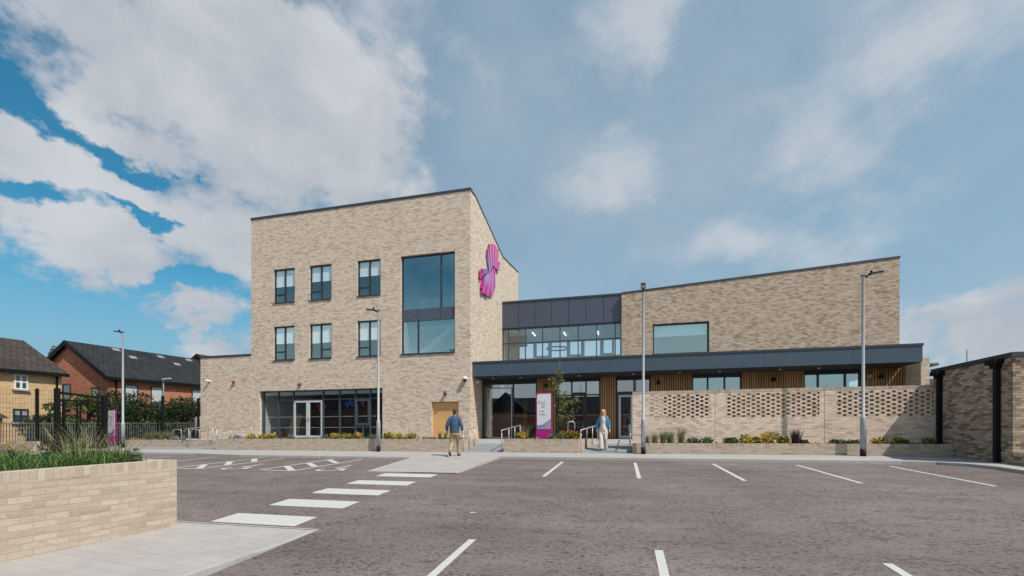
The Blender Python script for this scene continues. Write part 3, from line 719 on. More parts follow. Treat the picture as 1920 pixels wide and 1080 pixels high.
for a, b in zip(rxs, rxs[1:]):
    for z in (4.24, 5.75, 6.91): mb.box(a+.045, b-.045, 33.203, 33.3, z-.04, z+.04)
for a, b in ((-6.55, -5.35), (-4.05, -2.95), (-1.65, -.75)):
    mb.box(a, a+.16, 33.18, 33.28, 5.8, 6.86); mb.box(b-.16, b, 33.18, 33.28, 5.8, 6.86); mb.box(a+.16, b-.16, 33.18, 33.28, 5.8, 5.93)
mb.build('rear_window', M['panel'], B)
mb = MB(); mb.box(-7.78, -6.6, 30.6, 30.9, 6.2, 6.9); mb.build('bulkhead', plain('brown bulkhead', (.12, .09, .07), .7), B)
# right upper block
YR = 28.4
mb = MB(); a0, a1 = -.2, 14.18; w0, w1, v0, v1 = 1.61, 4.76, 4.86, 6.68
top = lambda x: 8.62+(x-a0)/(a1-a0)*.84
mb.wall(a0, a1, 3.5, 8.3, YR, .28, [(w0, w1, v0, v1)])
mb.prism([(a0, YR, 8.3), (a1, YR, 8.3), (a1, YR, top(a1)), (a0, YR, top(a0))], (0, .28, 0))
mb.box(a1-.28, a1, YR+.285, 38, 3.5, 9.42); mb.box(a0, a0+.28, YR+.285, 38, 3.5, 8.58); mb.box(a0, a1, 38, 38.2, 3.5, 8.5)
mb.build('upper_wall', M['brick_u'] if 'brick_u' in M else M['brick'], B)
mb = MB(); mb.prism([(a0-.02, YR-.03, top(a0)+.003), (a1+.03, YR-.03, top(a1)+.003), (a1+.03, YR-.03, top(a1)+.11), (a0-.02, YR-.03, top(a0)+.11)], (0, .4, 0)); mb.box(a1-.3, a1+.03, YR+.38, 38, 9.42, 9.56); mb.build('coping', M['coping'], B)
mb = MB(); mb.face([(a0, YR+.2, top(a0)-.05), (a1, YR+.2, top(a1)-.05), (a1, 38, top(a1)-.05), (a0, 38, top(a0)-.05)]); mb.build('roof', M['coping'], B)
win(w0+.012, w1-.012, v0+.003, v1-.01, YR+.14, [], [], [(w0+.1, w1-.1, 5.98)], False, fw=.07)
mb = MB(); mb.box(.2, 13.8, 32, 32.1, 3.6, 8.4); mb.build('partition', M['inner'], B)
# canopy
mb = MB(); cx0, cx1 = -7.805, 12.16; Yc = 22.7; js = [cx0, -4.4, -.9, 2.6, 6.1, 9.6, cx1]
for a, b in zip(js, js[1:]): mb.box(a+.003, b-.003, Yc, Yc+.05, 3.12, 3.80)
mb.box(cx0, cx1-.06, Yc+.06, Yc+.12, 3.13, 3.79, 0); mb.box(cx1-.05, cx1, Yc+.055, 28.4, 3.12, 3.80)
mb.box(cx0, cx1-.055, Yc+.13, 28.38, 3.62, 3.78)
cn = mb.build('canopy', M['navy'], B); WM[cn.name] = parent_world(B)
mb = MB(); mb.box(cx0, cx1+.03, Yc-.03, Yc+.2, 3.803, 3.90); mb.box(cx1-.1, cx1+.03, Yc+.205, 28.4, 3.803, 3.9); mb.build('coping', M['coping'], cn)
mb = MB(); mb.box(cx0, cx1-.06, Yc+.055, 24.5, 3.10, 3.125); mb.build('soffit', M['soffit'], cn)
for x in (-6.9, -5.4, -2.3, .4, 2.6, 4.4, 7.0, 8.6, 10.4):
    mb = MB(); mb.lathe((x, 23.5, 3.07), [(.05, 0), (.06, .01), (.06, .03)], 12); mb.build('downlight', M['white'], cn)
# recessed ground-floor frontage
YG = 24.4
def front(x0, x1, z0, z1, mulls, trans, gl='glass_dark', dotz=None, hd=3.10, fw=.07):
    mb = MB()
    mb.box(x0, x0+fw, YG, YG+.12, z0, hd); mb.box(x1-fw, x1, YG, YG+.12, z0, hd); mb.box(x0+fw, x1-fw, YG, YG+.12, z0, z0+.09); mb.box(x0+fw, x1-fw, YG, YG+.12, z1-.06, hd)
    for x, a, b in mulls: mb.box(x-.035, x+.035, YG+.003, YG+.12, a, b)
    for a, b, z in trans: mb.box(a, b, YG+.006, YG+.12, z-.035, z+.035)
    o = mb.build('curtain_wall', M['frame'], B); WM[o.name] = parent_world(B)
    pb = MB(); pb.face([(x0+.03, YG+.06, z0+.03), (x1-.03, YG+.06, z0+.03), (x1-.03, YG+.06, z1), (x0+.03, YG+.06, z1)])
    if dotz: dots(pb, x0+.1, x1-.1, YG+.052, dotz)
    pb.build('pane', [M[gl], M['white']], o); return o
front(-7.80, -4.67, -.16, 2.92, [(-6.02, -.07, 2.86)], [], dotz=(1.08, .46))
# sliding entrance door leaf with pale edge
mb = MB(); mb.box(-7.50, -7.45, YG-.07, YG-.02, -.15, 2.68); mb.box(-6.12, -6.06, YG-.07, YG-.02, -.15, 2.68); mb.box(-7.45, -6.12, YG-.07, YG-.02, -.15, -.07); mb.box(-7.45, -6.12, YG-.07, YG-.02, 2.62, 2.68)
d_ = mb.build('sliding_door', M['galv'], B); WM[d_.name] = parent_world(B)
mb = MB(); mb.face([(-7.46, YG-.045, -.1), (-6.1, YG-.045, -.1), (-6.1, YG-.045, 2.65), (-7.46, YG-.045, 2.65)]); mb.build('pane', M['glass_dark'], d_)
mb = MB(); mb.box(-7.32, -7.2, YG-.09, YG-.072, .85, 1.12); mb.build('push_plate', M['whiteframe'], d_)
def cladding(x0, x1, z0=-.16, z1=3.10):
    mb = MB(); mb.box(x0, x1, YG+.02, YG+.1, z0, z1, 1)
    n = int((x1-x0)/.108); p = (x1-x0)/n
    for i in range(n): mb.box(x0+i*p+.018, x0+(i+1)*p-.018, YG-.045, YG+.018, z0, z1, 0)
    return mb.build('timber_cladding', [M['timber'], M['blackmetal']], B)
cladding(-4.665, -3.645)
front(-3.64, -1.27, -.16, 2.98, [(-2.78, -.07, 2.92), (-2.02, -.07, 2.92)], [(-3.57, -2.815, 2.18), (-2.745, -2.055, 2.28), (-1.985, -1.34, 2.18)], dotz=(1.08, .46))
mb = MB()
for a, b in ((-3.56, -2.82), (-2.74, -2.06), (-1.98, -1.34)): mb.box(a, b, YG+.16, YG+.172, 2.10, 2.90)
mb.build('blind', M['blind'], B)
mb = MB(); a, b = -2.74, -2.06
mb.box(a, a+.09, YG-.03, YG, .7, 2.24); mb.box(b-.09, b, YG-.03, YG, .7, 2.24); mb.box(a+.09, b-.09, YG-.03, YG, .7, .8); mb.box(a+.09, b-.09, YG-.03, YG, 2.14, 2.24); mb.box(a, b, YG+.004, YG+.1, .6, .69); mb.build('opening_light', M['frame'], B)
cladding(-1.265, -.465)
front(-.46, 1.28, -.16, 2.98, [(.45, 2.33, 2.92)], [(-.39, 1.21, 2.27)], hd=3.10)
mb = MB(); mb.box(-.385, -.33, YG+.01, YG+.1, -.07, 2.23); mb.box(1.15, 1.205, YG+.01, YG+.1, -.07, 2.23); mb.box(-.33, 1.15, YG+.01, YG+.1, 2.14, 2.23); mb.build('door_surround', M['frame'], B)
door_leaf(-.325, .405, -.13, 2.13, YG-.03, 'whiteframe', 'glass_dark', .35); door_leaf(.415, 1.145, -.13, 2.13, YG-.03, 'whiteframe', 'glass_dark', .47)
cladding(1.285, 3.285); front(3.29, 5.56, .95, 3.02, [(4.02, 1.04, 2.96), (4.80, 1.04, 2.96)], [], gl='glass', fw=.05)
cladding(5.565, 8.285); front(8.29, 10.63, .95, 2.98, [(8.90, 1.04, 2.92), (10.02, 1.04, 2.92)], [], gl='glass', fw=.05)
cladding(10.635, 12.385)
mb = MB(); mb.box(3.29, 5.56, YG+.02, YG+.2, -.16, .945); mb.build('plinth_wall', M['brick'], B); mb = MB(); mb.box(8.29, 10.63, YG+.02, YG+.2, -.16, .945); mb.build('plinth_wall', M['brick'], B)
mb = MB(); mb.box(12.39, 12.70, 23.25, 24.9, -.8, 3.36); mb.build('pier_wall', M['brick'], B)
mb = MB(); mb.box(-7.5, 12.3, 24.55, 33, -.3, -.17); mb.build('floor_slab', M['innerfloor'], B)
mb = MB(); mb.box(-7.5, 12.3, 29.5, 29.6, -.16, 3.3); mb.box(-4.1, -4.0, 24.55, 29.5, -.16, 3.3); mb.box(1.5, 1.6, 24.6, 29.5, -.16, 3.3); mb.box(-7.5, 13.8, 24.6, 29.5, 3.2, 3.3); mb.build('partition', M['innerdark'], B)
mb = MB()
for x in (-5.7, -4.95): mb.lathe((x, 26.2, -.16), [(.16, 0), (.16, 2.6)], 16)
col_ = mb.build('yellow_column', plain('yellow column', (.50, .36, .08), .6), B)

# ------------------------------------------------------------------ planters and brick walls
def planter(label, outline, top, base, soilz, t=.22, cap=True, mats=('brick_p', 'cap_p'), name='planter'):
    o = thing(name, label, 'planter', (outline[0][0], outline[0][1], base))
    P = [Vector((x, y)) for x, y in outline]; n = len(P); ins = []
    for i in range(n):
        a, b, c = P[i-1], P[i], P[(i+1) % n]; t0 = (b-a).normalized(); t1 = (c-b).normalized()
        n0 = Vector((-t0.y, t0.x)); n1 = Vector((-t1.y, t1.x)); bis = (n0+n1).normalized(); ins.append(b+bis*t/max(.3, bis.dot(n0)))
    f = top if callable(top) else (lambda x, y: top)
    def ring(mb, lo, hi, grow=0.):
        for i in range(n):
            j = (i+1) % n; a, b, c, d = P[i], P[j], ins[j], ins[i]
            l = lambda p: lo(p.x, p.y); h = lambda p: hi(p.x, p.y)
            mb.face([(a.x, a.y, l(a)), (b.x, b.y, l(b)), (b.x, b.y, h(b)), (a.x, a.y, h(a))]); mb.face([(d.x, d.y, l(d)), (d.x, d.y, h(d)), (c.x, c.y, h(c)), (c.x, c.y, l(c))])
            mb.face([(a.x, a.y, h(a)), (b.x, b.y, h(b)), (c.x, c.y, h(c)), (d.x, d.y, h(d))])
    mb = MB(); ring(mb, lambda x, y: base, lambda x, y: f(x, y)-.112); mb.build('wall', M[mats[0]], o)
    mb = MB(); ring(mb, lambda x, y: f(x, y)-.112, f); mb.build('cap', M[mats[1]], o)
    mb = MB(); mb.face([(p.x, p.y, f(p.x, p.y)-soilz) for p in ins]); mb.build('soil', M['soil'], o)
    return o
planter('long low brick planter running in front of the tower windows', [(-19.43, 18.0), (-6.66, 18.0), (-6.66, 20.2), (-19.43, 20.2)], -.145, -.95, .05)
planter('short brick planter holding the magenta sign between the two ramps', [(-4.85, 18.0), (-1.78, 18.0), (-1.2, 21.3), (-4.85, 21.3)], -.135, -.95, .05)
planter('low brick planter running along the foot of the pierced screen wall', [(.28, 18.0), (10.49, 18.0), (10.49, 18.79), (.28, 18.79)], -.28, -1.0, .05, .2, mats=('brick_s', 'cap_s') if 'brick_s' in M else ('brick_p', 'cap_p'))
planter('brick planter by the cycle hoops and the left lamp post', [(-26.4, 18.75), (-20.55, 18.75), (-20.55, 20.4), (-26.4, 20.4)], -.215, -.95, .05)
planter('tall foreground brick planter overflowing with grass', [(-14.0, -5), (-6.46, -5), (-6.46, 5.33), (-14.0, 5.33)], lambda x, y: -.395+(y-3.35)*.02, -1.75, .07)
def low_wall(label, x0, x1, y0, y1, base, top, mats=('brick_p', 'cap_p')):
    o = thing('low_wall', label, 'wall', (x0, y0, base))
    MB().box(x0, x1, y0, y1, base, top-.112).build('wall', M[mats[0]], o); MB().box(x0, x1, y0, y1, top-.111, top).build('cap', M[mats[1]], o)
    return o
low_wall('low brick wall at the foot of the black gate on the left edge', -31, -27.0, 15.25, 15.5, -1.0, -.27)
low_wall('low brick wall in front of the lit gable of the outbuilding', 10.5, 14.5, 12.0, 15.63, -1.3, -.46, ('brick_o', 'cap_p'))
# pierced screen wall
sw = thing('screen_wall', 'long buff brick screen wall pierced by staggered openings', 'wall', (.29, 18.8, -.9))
mb = MB(); T = .215; y0, y1 = 18.8, 18.8+T; base = -.9; z0p = .705; nc = 12; z1p = z0p+nc*.075
PN = [(.92, 3.19), (3.74, 6.90), (7.42, 10.40)]
mb.box(.29, 10.46, y0, y1, base, z0p); mb.box(.29, 10.46, y0, y1, z1p, 1.65)
ed = [.29]+[v for p in PN for v in p]+[10.46]
for a, b in zip(ed[::2], ed[1::2]): mb.box(a, b, y0, y1, z0p, z1p)
mb.build('wall', M['brick_y'], sw)
MB().box(.29, 10.46, y0-.004, y1+.004, 1.652, 1.765).build('cap', M['cap_y'] if 'cap_y' in M else M['cap_p'], sw)
for x in (3.36, 7.06): MB().box(x-.006, x+.006, y0-.002, y0+.01, base, 1.648).build('movement_joint', M['mortar_dk'], sw)
for k, (a, b) in enumerate(PN):
    mb = MB()
    for c in range(nc):
        z = z0p+c*.075; x = a-(.169 if c % 2 else 0)
        while x < b:
            xa, xb = max(a, x), min(b, x+.225)
            if xb-xa > .02:
                mb.box(xa, xb, y0, y1, z+.005, z+.070, 0); mb.box(xa+.004, xb-.004, y0+.006, y1-.006, z, z+.005, 1); mb.box(xa+.004, xb-.004, y0+.006, y1-.006, z+.070, z+.075, 1)
            x += .3375
        if k == 0:        # blind end of the first panel: openings closed by recessed bricks
            x = a-(.169 if c % 2 else 0)+.225
            while x < 1.50-(.15 if c % 3 else 0):
                mb.box(max(a, x)+.004, x+.1085, y0+.012, y1-.02, z+.003, z+.072, 0); x += .3375
    mb.build('pierced_panel', [M['brick_one'] if 'brick_one' in M else M['brick_y'], M['mortar']], sw)

# ------------------------------------------------------------------ outbuilding on the right
ob = thing('outbuilding', 'single-storey buff brick outbuilding with dark eaves and square downpipes at the right edge', 'building', (10.5, 15.65, -1))
XO = 10.5
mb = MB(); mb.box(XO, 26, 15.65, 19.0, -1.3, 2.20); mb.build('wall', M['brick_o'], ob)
mb = MB(); mb.box(XO-.06, 26, 15.59, 19.06, 2.203, 2.33); mb.build('fascia', M['coping'], ob)
for yy, zb in ((18.6, -.32), (16.13, -.97)):
    mb = MB(); mb.box(XO-.115, XO-.005, yy-.065, yy+.065, zb, 1.95); mb.box(XO-.13, XO-.004, yy-.08, yy+.08, zb, zb+.12)
    d = mb.build('downpipe', M['blackmetal'], ob); WM[d.name] = parent_world(ob)
    mb = MB(); mb.prism([(XO-.24, yy-.18, 2.2), (XO-.24, yy+.18, 2.2), (XO-.004, yy+.18, 2.2), (XO-.004, yy-.18, 2.2)], (0, 0, -.14)); mb.box(XO-.17, XO-.006, yy-.11, yy+.11, 1.95, 2.058); mb.build('hopper', M['blackmetal'], d)
mb = MB(); mb.tube([(11.4, 18.9, 2.33), (11.4, 18.9, 2.95)], .012, 6); mb.build('aerial', M['blackmetal'], ob)

# ------------------------------------------------------------------ emblem on the flank wall
em = thing('emblem_sign', 'pink and blue folded-fan emblem fixed high on the pale flank wall', 'emblem', (-7.82, 26, 9))
def on_flank(zx, zy, off):      # emblem drawing units to the plane of the flank wall
    u = 884+zx/5.81; v = 431+zy/5.81; k = (u-960)/850; X = -7.82+off; c, s = math.cos(R(14)), math.sin(R(14)); D = X/(c*k-s)
    return Vector((X, D*(s*k+c), (817-v)/850*D))
def fanmat(name, c0, c1, a, b):
    m, nt, bs, _ = mat_new(name); n = NT(nt); sp = n.N.new('ShaderNodeSeparateXYZ'); n.L.new(n.pos(), sp.inputs[0])
    n.L.new(n.ramp(n.mapr(sp.outputs[2], a, b, 0, 1), [(0, c0), (1, c1)]), bs.inputs['Base Color']); bs.inputs['Roughness'].default_value = .45; return m
PK = (.52, .10, .30); BLU = (.09, .26, .60); LIL = (.45, .20, .46)
mags = plain('emblem magenta edge', (.36, .02, .17), .45)
zz = lambda y: on_flank(200, y, 0).z
def petal(q, depth, mat, back=.03):
    mb = MB(); p = [on_flank(x, y, depth) for x, y in q]; mb.prism([tuple(a) for a in p], (back-depth, 0, 0), 0, 1)
    return mb.build('petal', [mat, mags], em)
up_ = [((165, 318), (190, 455)), ((174, 268), (196, 452)), ((184, 216), (203, 440)), ((198, 180), (212, 425)), ((212, 156), (222, 408)), ((226, 154), (232, 398)), ((241, 156), (243, 394)), ((261, 178), (254, 402)), ((277, 206), (266, 416)), ((300, 258), (282, 434)), ((318, 346), (302, 446))]
for i in range(10):
    (ax, ay), (ab, abz) = up_[i]; (bx, by), (bb, bbz) = up_[i+1]; yt = min(ay, by) if i != 9 else 346
    lo = (BLU, (.24, .36, .66), (.30, .33, .64), (.36, .28, .58), LIL, LIL, (.48, .16, .42), PK, PK, PK)[i]
    petal([(ax, yt), (bx, yt), (bb, bbz), (ab, abz)], (.075, .105)[i % 2]+.004*i, fanmat('emblem fold', lo, ((.54, .09, .30), (.62, .20, .42))[i % 2] if i > 1 else (.44, .04, .24), zz(420), zz(200)), .02)
lo_t = [(140, 506), (164, 491), (184, 481), (199, 471), (213, 461), (226, 450), (238, 434), (249, 416), (258, 402)]
lo_b = [(114, 540), (120, 632), (142, 682), (165, 702), (190, 716), (214, 711), (240, 674), (252, 638), (262, 560)]
for i in range(8):
    yb = max(lo_b[i][1], lo_b[i+1][1]); hi = (BLU, (.22, .36, .66), (.34, .33, .62), LIL, LIL, (.48, .2, .45), PK, PK)[i]
    petal([lo_t[i], lo_t[i+1], (lo_b[i+1][0], yb), (lo_b[i][0], yb)], .15-.008*i+(.03 if i % 2 else 0), fanmat('emblem lower fold', ((.40, .02, .20), (.52, .10, .32))[i % 2], hi, zz(700), zz(560)), .02)
petal([(95, 522), (95, 452), (106, 433), (122, 424), (126, 470), (112, 520), (105, 546)], .12, fanmat('emblem hook', (.42, .03, .22), PK, zz(540), zz(440)))
petal([(123, 424), (156, 424), (178, 446), (193, 470), (165, 479), (138, 489), (121, 508), (127, 470)], .16, fanmat('emblem hook blue', (.20, .12, .34), (.12, .36, .62), zz(500), zz(455)))

# ------------------------------------------------------------------ magenta totem sign
def totem(loc, rz, label, sc=1.0):
    t = thing('totem_sign', label, 'sign', loc, rz); m4 = WM[t.name]
    def bld(mb, name, mats): mb.v = [tuple(m4 @ Vector(p)) for p in mb.v]; return mb.build(name, mats, t)
    w, h, d = .64*sc, 2.0*sc, (.13 if sc == 1 else .075); r = .09
    bld(MB().box(0, w, 0, d, 0, h), 'case', M['magenta'])
    arc = [(.045+r-r*math.sin(R(a)), h-.045-r+r*math.cos(R(a))) for a in range(0, 91, 15)]
    mb = MB(); mb.prism([(x, -.012, z) for x, z in [(w-.012, h-.045)]+arc+[(.045, h*.235), (w-.012, h*.235)]], (0, .012, 0)); bld(mb, 'face_panel', M['signwhite'])
    # converging stripe pattern
    def stripes():
        mb = MB(); C_ = (w*1.9, h*.80); n = 15; zb = h*.238; xl, xr = .048, w-.014
        top = lambda x: h*(.335-.05*math.sin(min(1, (x/w)/.55)*math.pi)*.5+.13*max(0, (x/w-.30)/.70)**1.7)
        def end(x):
            d = (C_[0]-x, C_[1]-zb); t = 0
            while t < 1:
                p = (x+d[0]*t, zb+d[1]*t)
                if p[1] > top(p[0]) or p[0] > xr: break
                t += .004
            return (min(p[0], xr), min(p[1], top(min(p[0], xr))))
        for i in range(n):
            x0 = xl+(xr-xl)*(i/n)**.9; x1 = xl+(xr-xl)*((i+.56)/n)**.9; a, b = end(x0), end(x1)
            mb.face([(x0, -.015, zb), (x1, -.015, zb), (b[0], -.015, b[1]), (a[0], -.015, a[1])], 0 if i < 4 else (1 if i < 9 else 2))
        for k in range(3):      # rays meeting the left edge
            z0 = zb+.022+k*.055; d = ((C_[0]-xl), (C_[1]-z0)); L_ = .55-.16*k
            e0 = (xl+d[0]*.11*(2.6-k*.6), min(top(xl+.1), z0+d[1]*.11*(2.6-k*.6)))
            mb.face([(xl, -.0152, z0), (xl, -.0152, z0+.030), (min(e0[0], xr), -.0152, min(e0[1]+.01, h*.335)), (min(e0[0], xr), -.0152, min(e0[1], h*.327))], 0 if k < 2 else 1)
        return mb
    bld(stripes(), 'stripe_pattern', [plain('sign blue', (.03, .11, .45), .5), plain('sign violet', (.09, .08, .34), .5), plain('sign plum', (.16, .07, .27), .5)])
    mb = MB()
    for k, ww in enumerate((.19, .15, .18, .14)): mb.box(w*.36, w*.36+ww*sc, -.0155, -.0125, h*.795-k*.072*sc, h*.795-k*.072*sc+.026*sc, 0)
    for k in range(2):
        z = h*.612-k*.13*sc; mb.lathe((0, 0, 0), [(.001, 0), (.001, .001)], 3); c = [(w*.26+.028*sc*math.cos(R(a)), -.0155, z+.028*sc*math.sin(R(a))) for a in range(0, 360, 30)]; mb.face(c, 0)
        mb.box(w*.36, w*.36+.10*sc, -.0155, -.0125, z, z+.022*sc); mb.box(w*.36, w*.36+(.13+.07*k)*sc, -.0155, -.0125, z-.04*sc, z-.018*sc)
    bld(mb, 'lettering', plain('sign grey print', (.22, .22, .25), .6))
    mb = MB()
    for i in range(6):
        a = R(95+i*22); c = (w*.31, h*.80); mb.face([(c[0]+.01*math.cos(a), -.0155, c[1]+.01*math.sin(a)), (c[0]+.085*math.cos(a-.1), -.0155, c[1]+.07*math.sin(a-.1)), (c[0]+.085*math.cos(a+.1), -.0155, c[1]+.07*math.sin(a+.1))])
    for i in range(5):
        a = R(160+i*18); c = (w*.30, h*.79); mb.face([(c[0]+.01*math.cos(a), -.0155, c[1]+.01*math.sin(a)), (c[0]+.10*math.cos(a-.09), -.0155, c[1]+.06*math.sin(a-.09)), (c[0]+.10*math.cos(a+.09), -.0155, c[1]+.06*math.sin(a+.09))])
    bld(mb, 'emblem', plain('sign emblem print', (.34, .26, .36), .6))
    return t
M['signwhite'] = plain('sign face', (.66, .67, .69), .4, 0, .02)
totem((-3.66, 18.9, -.19), 0, 'white totem sign with a magenta frame standing in the planter between the ramps', 1.0)
totem((-27.35, 18.65, -.45), R(-6), 'small white totem sign beside the black gate', .93)

# ------------------------------------------------------------------ lamp posts
def lamp(loc, h, rz, label, small=False):
    t = thing('lamp_post', label, 'lamp post', loc, rz, 'lamp posts'); m4 = WM[t.name]
    def bld(mb, name, mats, par=t): mb.v = [tuple(m4 @ Vector(p)) for p in mb.v]; return mb.build(name, mats, par)
    bld(MB().lathe((0, 0, -.05), [(.088, 0), (.088, .30)], 18), 'base', M['blackmetal'])
    bld(MB().lathe((0, 0, .252), [(.086, 0), (.086, 1.0), (.074, 1.10), (.05, 1.12), (.042, h-.30), (.046, h-.28), (.046, h-.25)], 18), 'pole', M['galv'])
    bld(MB().box(.0865, .095, -.03, .03, .45, .95), 'access_door', M['galv'])
    hd = bld(MB().tube([(-.02, 0, h-.04), (.10, 0, h-.02), (.16, 0, h+.03)], .03, 8).box(-.05, .05, -.05, .05, h+.003, h+.035), 'bracket', M['blackmetal']); WM[hd.name] = m4
    mb = MB(); a = R(7); mb.obox((.36, 0, h+.075), (.20*math.cos(a), 0, .20*math.sin(a)), (0, .085, 0), (-.022*math.sin(a), 0, .022*math.cos(a))); mb.lathe((.24, 0, h+.08), [(.035, 0), (.035, .09), (.02, .10)], 10)
    ln = bld(mb, 'lantern', M['blackmetal']); WM[ln.name] = m4
    mb = MB(); mb.obox((.38, 0, h+.052), (.14*math.cos(a), 0, .14*math.sin(a)), (0, .07, 0), (-.003, 0, .004)); mb.build('lens', M['whiteframe'], ln) if False else bld(mb, 'lens', M['whiteframe'], ln)
    return t
zp = pz(0, 17.7)
lamp((7.80, 17.72, pz(7.8, 17.72)), 6.08, 0, 'slim grey lamp post before the right end of the screen wall, lantern pointing right')
lamp((.67, 17.78, pz(.67, 17.78)), 6.15, R(-93), 'slim grey lamp post at the left end of the screen wall, lantern facing the camera')
lamp((-10.42, 17.75, pz(-10.4, 17.7)), 6.12, R(180), 'slim grey lamp post in front of the big tower window, lantern to the left')
lamp((-26.0, 18.45, -.645), 6.15, R(180), 'slim grey lamp post beside the black gate at the far left')
t = thing('street_lamp', 'thin pale street lamp rising out of the dark hedge', 'street lamp', (-29.6, 23.5, -.8))
MB().tube([(-29.6, 23.5, -.8), (-29.6, 23.5, 3.55), (-29.58, 23.5, 3.70), (-29.50, 23.5, 3.74)], .045, 8).build('pole', M['galv'], t)
MB().obox((-29.28, 23.46, 3.75), (.26, .03, .02), (0, .07, 0), (0, 0, .035)).build('lantern', M['whiteframe'], t)

# ------------------------------------------------------------------ handrails and cycle hoops
def rail(label, pts, posts, drop=True, extra=None, r=.022):
    t = thing('handrail', label, 'handrail', pts[0])
    P = list(pts)
    if drop: P = [tuple(Vector(P[0])+Vector((0, 0, -.12))), ] + P
    MB().tube(P, r, 8).build('rail', M['steel'], t)
    for x, y, z0, z1 in posts: MB().tube([(x, y, z0), (x, y, z1)], .019, 8).build('post', M['steel'], t)
    return t
def rz_(y, a, b): return a[1]+(b[1]-a[1])*(y-a[0])/(b[0]-a[0])
f1 = lambda y: .22+(y-18)*.085
rail('steel handrail on the left edge of the sign planter', [(-4.93, 18.0, f1(18)), (-4.93, 21.5, f1(21.5))], [(-4.93, y, tz(max(18, y)), f1(y)) for y in (18.03, 19.2, 20.3, 21.4)])
rail('steel handrail on the right edge of the sign planter', [(-1.70, 18.0, f1(18)), (-1.13, 21.5, f1(21.5)), (-1.09, 21.7, f1(21.5)-.1), (-1.09, 21.7, -.1)], [(-1.70+.57*(y-18)/3.5, y, tz(max(18, y)), f1(y)) for y in (18.03, 19.0, 20.0, 21.0)])
rail('steel handrail at the right end of the long tower planter', [(-6.60, 18.0, .20), (-6.60, 19.5, .38)], [(-6.60, y, tz(y), .2+(y-18)*.12) for y in (18.03, 18.8, 19.45)])
rail('steel handrail against the left end of the screen wall', [(.20, 18.05, f1(18)), (.20, 21.4, f1(21.4))], [(.20, y, tz(y), f1(y)) for y in (18.1, 19.2, 20.3, 21.3)])
rail('steel handrail sloping along the annex front behind the planter', [(-22.3, 21.3, .36), (-21.9, 21.3, .36), (-20.45, 21.3, .57), (-20.1, 21.3, .57), (-20.05, 21.3, .42)], [(-21.9, 21.3, -.25, .36), (-20.5, 21.3, -.2, .57)])
rail('steel handrail beside the steps at the left end of the tower planter', [(-22.0, 18.55, .30), (-21.8, 18.55, .36), (-20.75, 18.55, .44), (-20.1, 18.55, .46), (-20.0, 18.55, .36)], [(-21.7, 18.55, -.66, .36), (-20.2, 18.55, -.45, .46), (-19.95, 18.55, -.45, .3)])
mb = MB()
for k in range(3): mb.box(-20.4, -19.45, 18.15+k*.33, 20.4, -.75+k*.15, -.60+k*.15)
o = tag(mb.build('entrance_steps', M['paving']), 'short flight of pale steps left of the long tower planter', 'steps')
def hoop(x, y, z0, w, h, label, rz=0):
    pts = [(-w/2, 0, 0), (-w/2, 0, h-.12)]+[(-w/2+.12-.12*math.cos(R(a)), 0, h-.12+.12*math.sin(R(a))) for a in (30, 60, 90)]+[(w/2-.12+.12*math.sin(R(a)), 0, h-.12+.12*math.cos(R(a))) for a in (0, 30, 60, 90)]+[(w/2, 0, 0)]
    m4 = Matrix.Translation((x, y, z0)) @ Matrix.Rotation(rz, 4, 'Z')
    o = MB().tube([tuple(m4 @ Vector(p)) for p in pts], .024, 8).build('cycle_hoop', M['steel']); return tag(o, label, 'cycle stand', 'steel cycle hoops')
hoop(-24.95, 20.6, -.5, .62, .86, 'steel cycle hoop furthest left, behind the pale feather grass')
hoop(-23.9, 20.8, -.5, .62, .86, 'steel cycle hoop in the middle of the row by the annex')
hoop(-22.75, 20.9, -.5, .66, .86, 'steel cycle hoop nearest the annex wall')
hoop(-2.55, 22.2, -.19, .36, .88, 'steel cycle hoop among the orange shrubs near the entrance', R(30))

# ------------------------------------------------------------------ fixtures on the walls
def wlight(x, z, label, col='galv', y=YF):
    t = thing('wall_light', label, 'wall light', (x, y, z))
    mb = MB(); mb.ell((x, y-.11, z), (.085, .10, .12), 12, 8); mb.build('shade', M[col], t)
    MB().box(x-.05, x+.05, y-.03, y-.001, z-.06, z+.06).build('bracket', M['blackmetal'], t); return t
M['plumshade'] = plain('dark plum lamp shade', (.045, .03, .05), .3); M['greyshade'] = plain('dark grey lamp shade', (.09, .085, .08), .3)
wlight(-18.15, 2.95, 'rounded grey wall light above the glazed double doors', 'greyshade'); wlight(-9.20, 2.22, 'rounded plum wall light above the ochre door', 'plumshade')
t = thing('security_camera', 'white bullet security camera near the left end of the annex wall', 'camera', (-24.6, YF, 3.33))
MB().box(-24.66, -24.54, YF-.05, YF-.001, 3.28, 3.40).build('mount', M['white'], t); MB().tube([(-24.6, YF-.03, 3.34), (-24.72, YF-.22, 3.36)], .055, 10).build('body', M['white'], t)
t = thing('alarm_sounder', 'small red alarm sounder on the annex wall', 'alarm', (-22.8, YF, 3.25)); MB().lathe((-22.8, YF-.06, 3.17), [(.08, 0), (.085, .08), (.06, .15)], 12).build('body', plain('alarm red', (.35, .03, .03), .4), t)
MB().box(-22.84, -22.76, YF-.06, YF-.001, 3.2, 3.28).build('bracket', M['blackmetal'], t)
t = thing('dome_camera', 'white dome camera on the tower corner beside the canopy', 'camera', (-8.08, YF, 2.98))
MB().lathe((-8.08, YF-.12, 2.92), [(.13, 0), (.13, .10), (.09, .15)], 16).box(-8.12, -8.04, YF-.04, YF-.001, 2.95, 3.05).build('housing', M['white'], t); MB().ell((-8.08, YF-.12, 2.92), (.10, .10, .10), 12, 8).build('dome', M['blackmetal'], t)
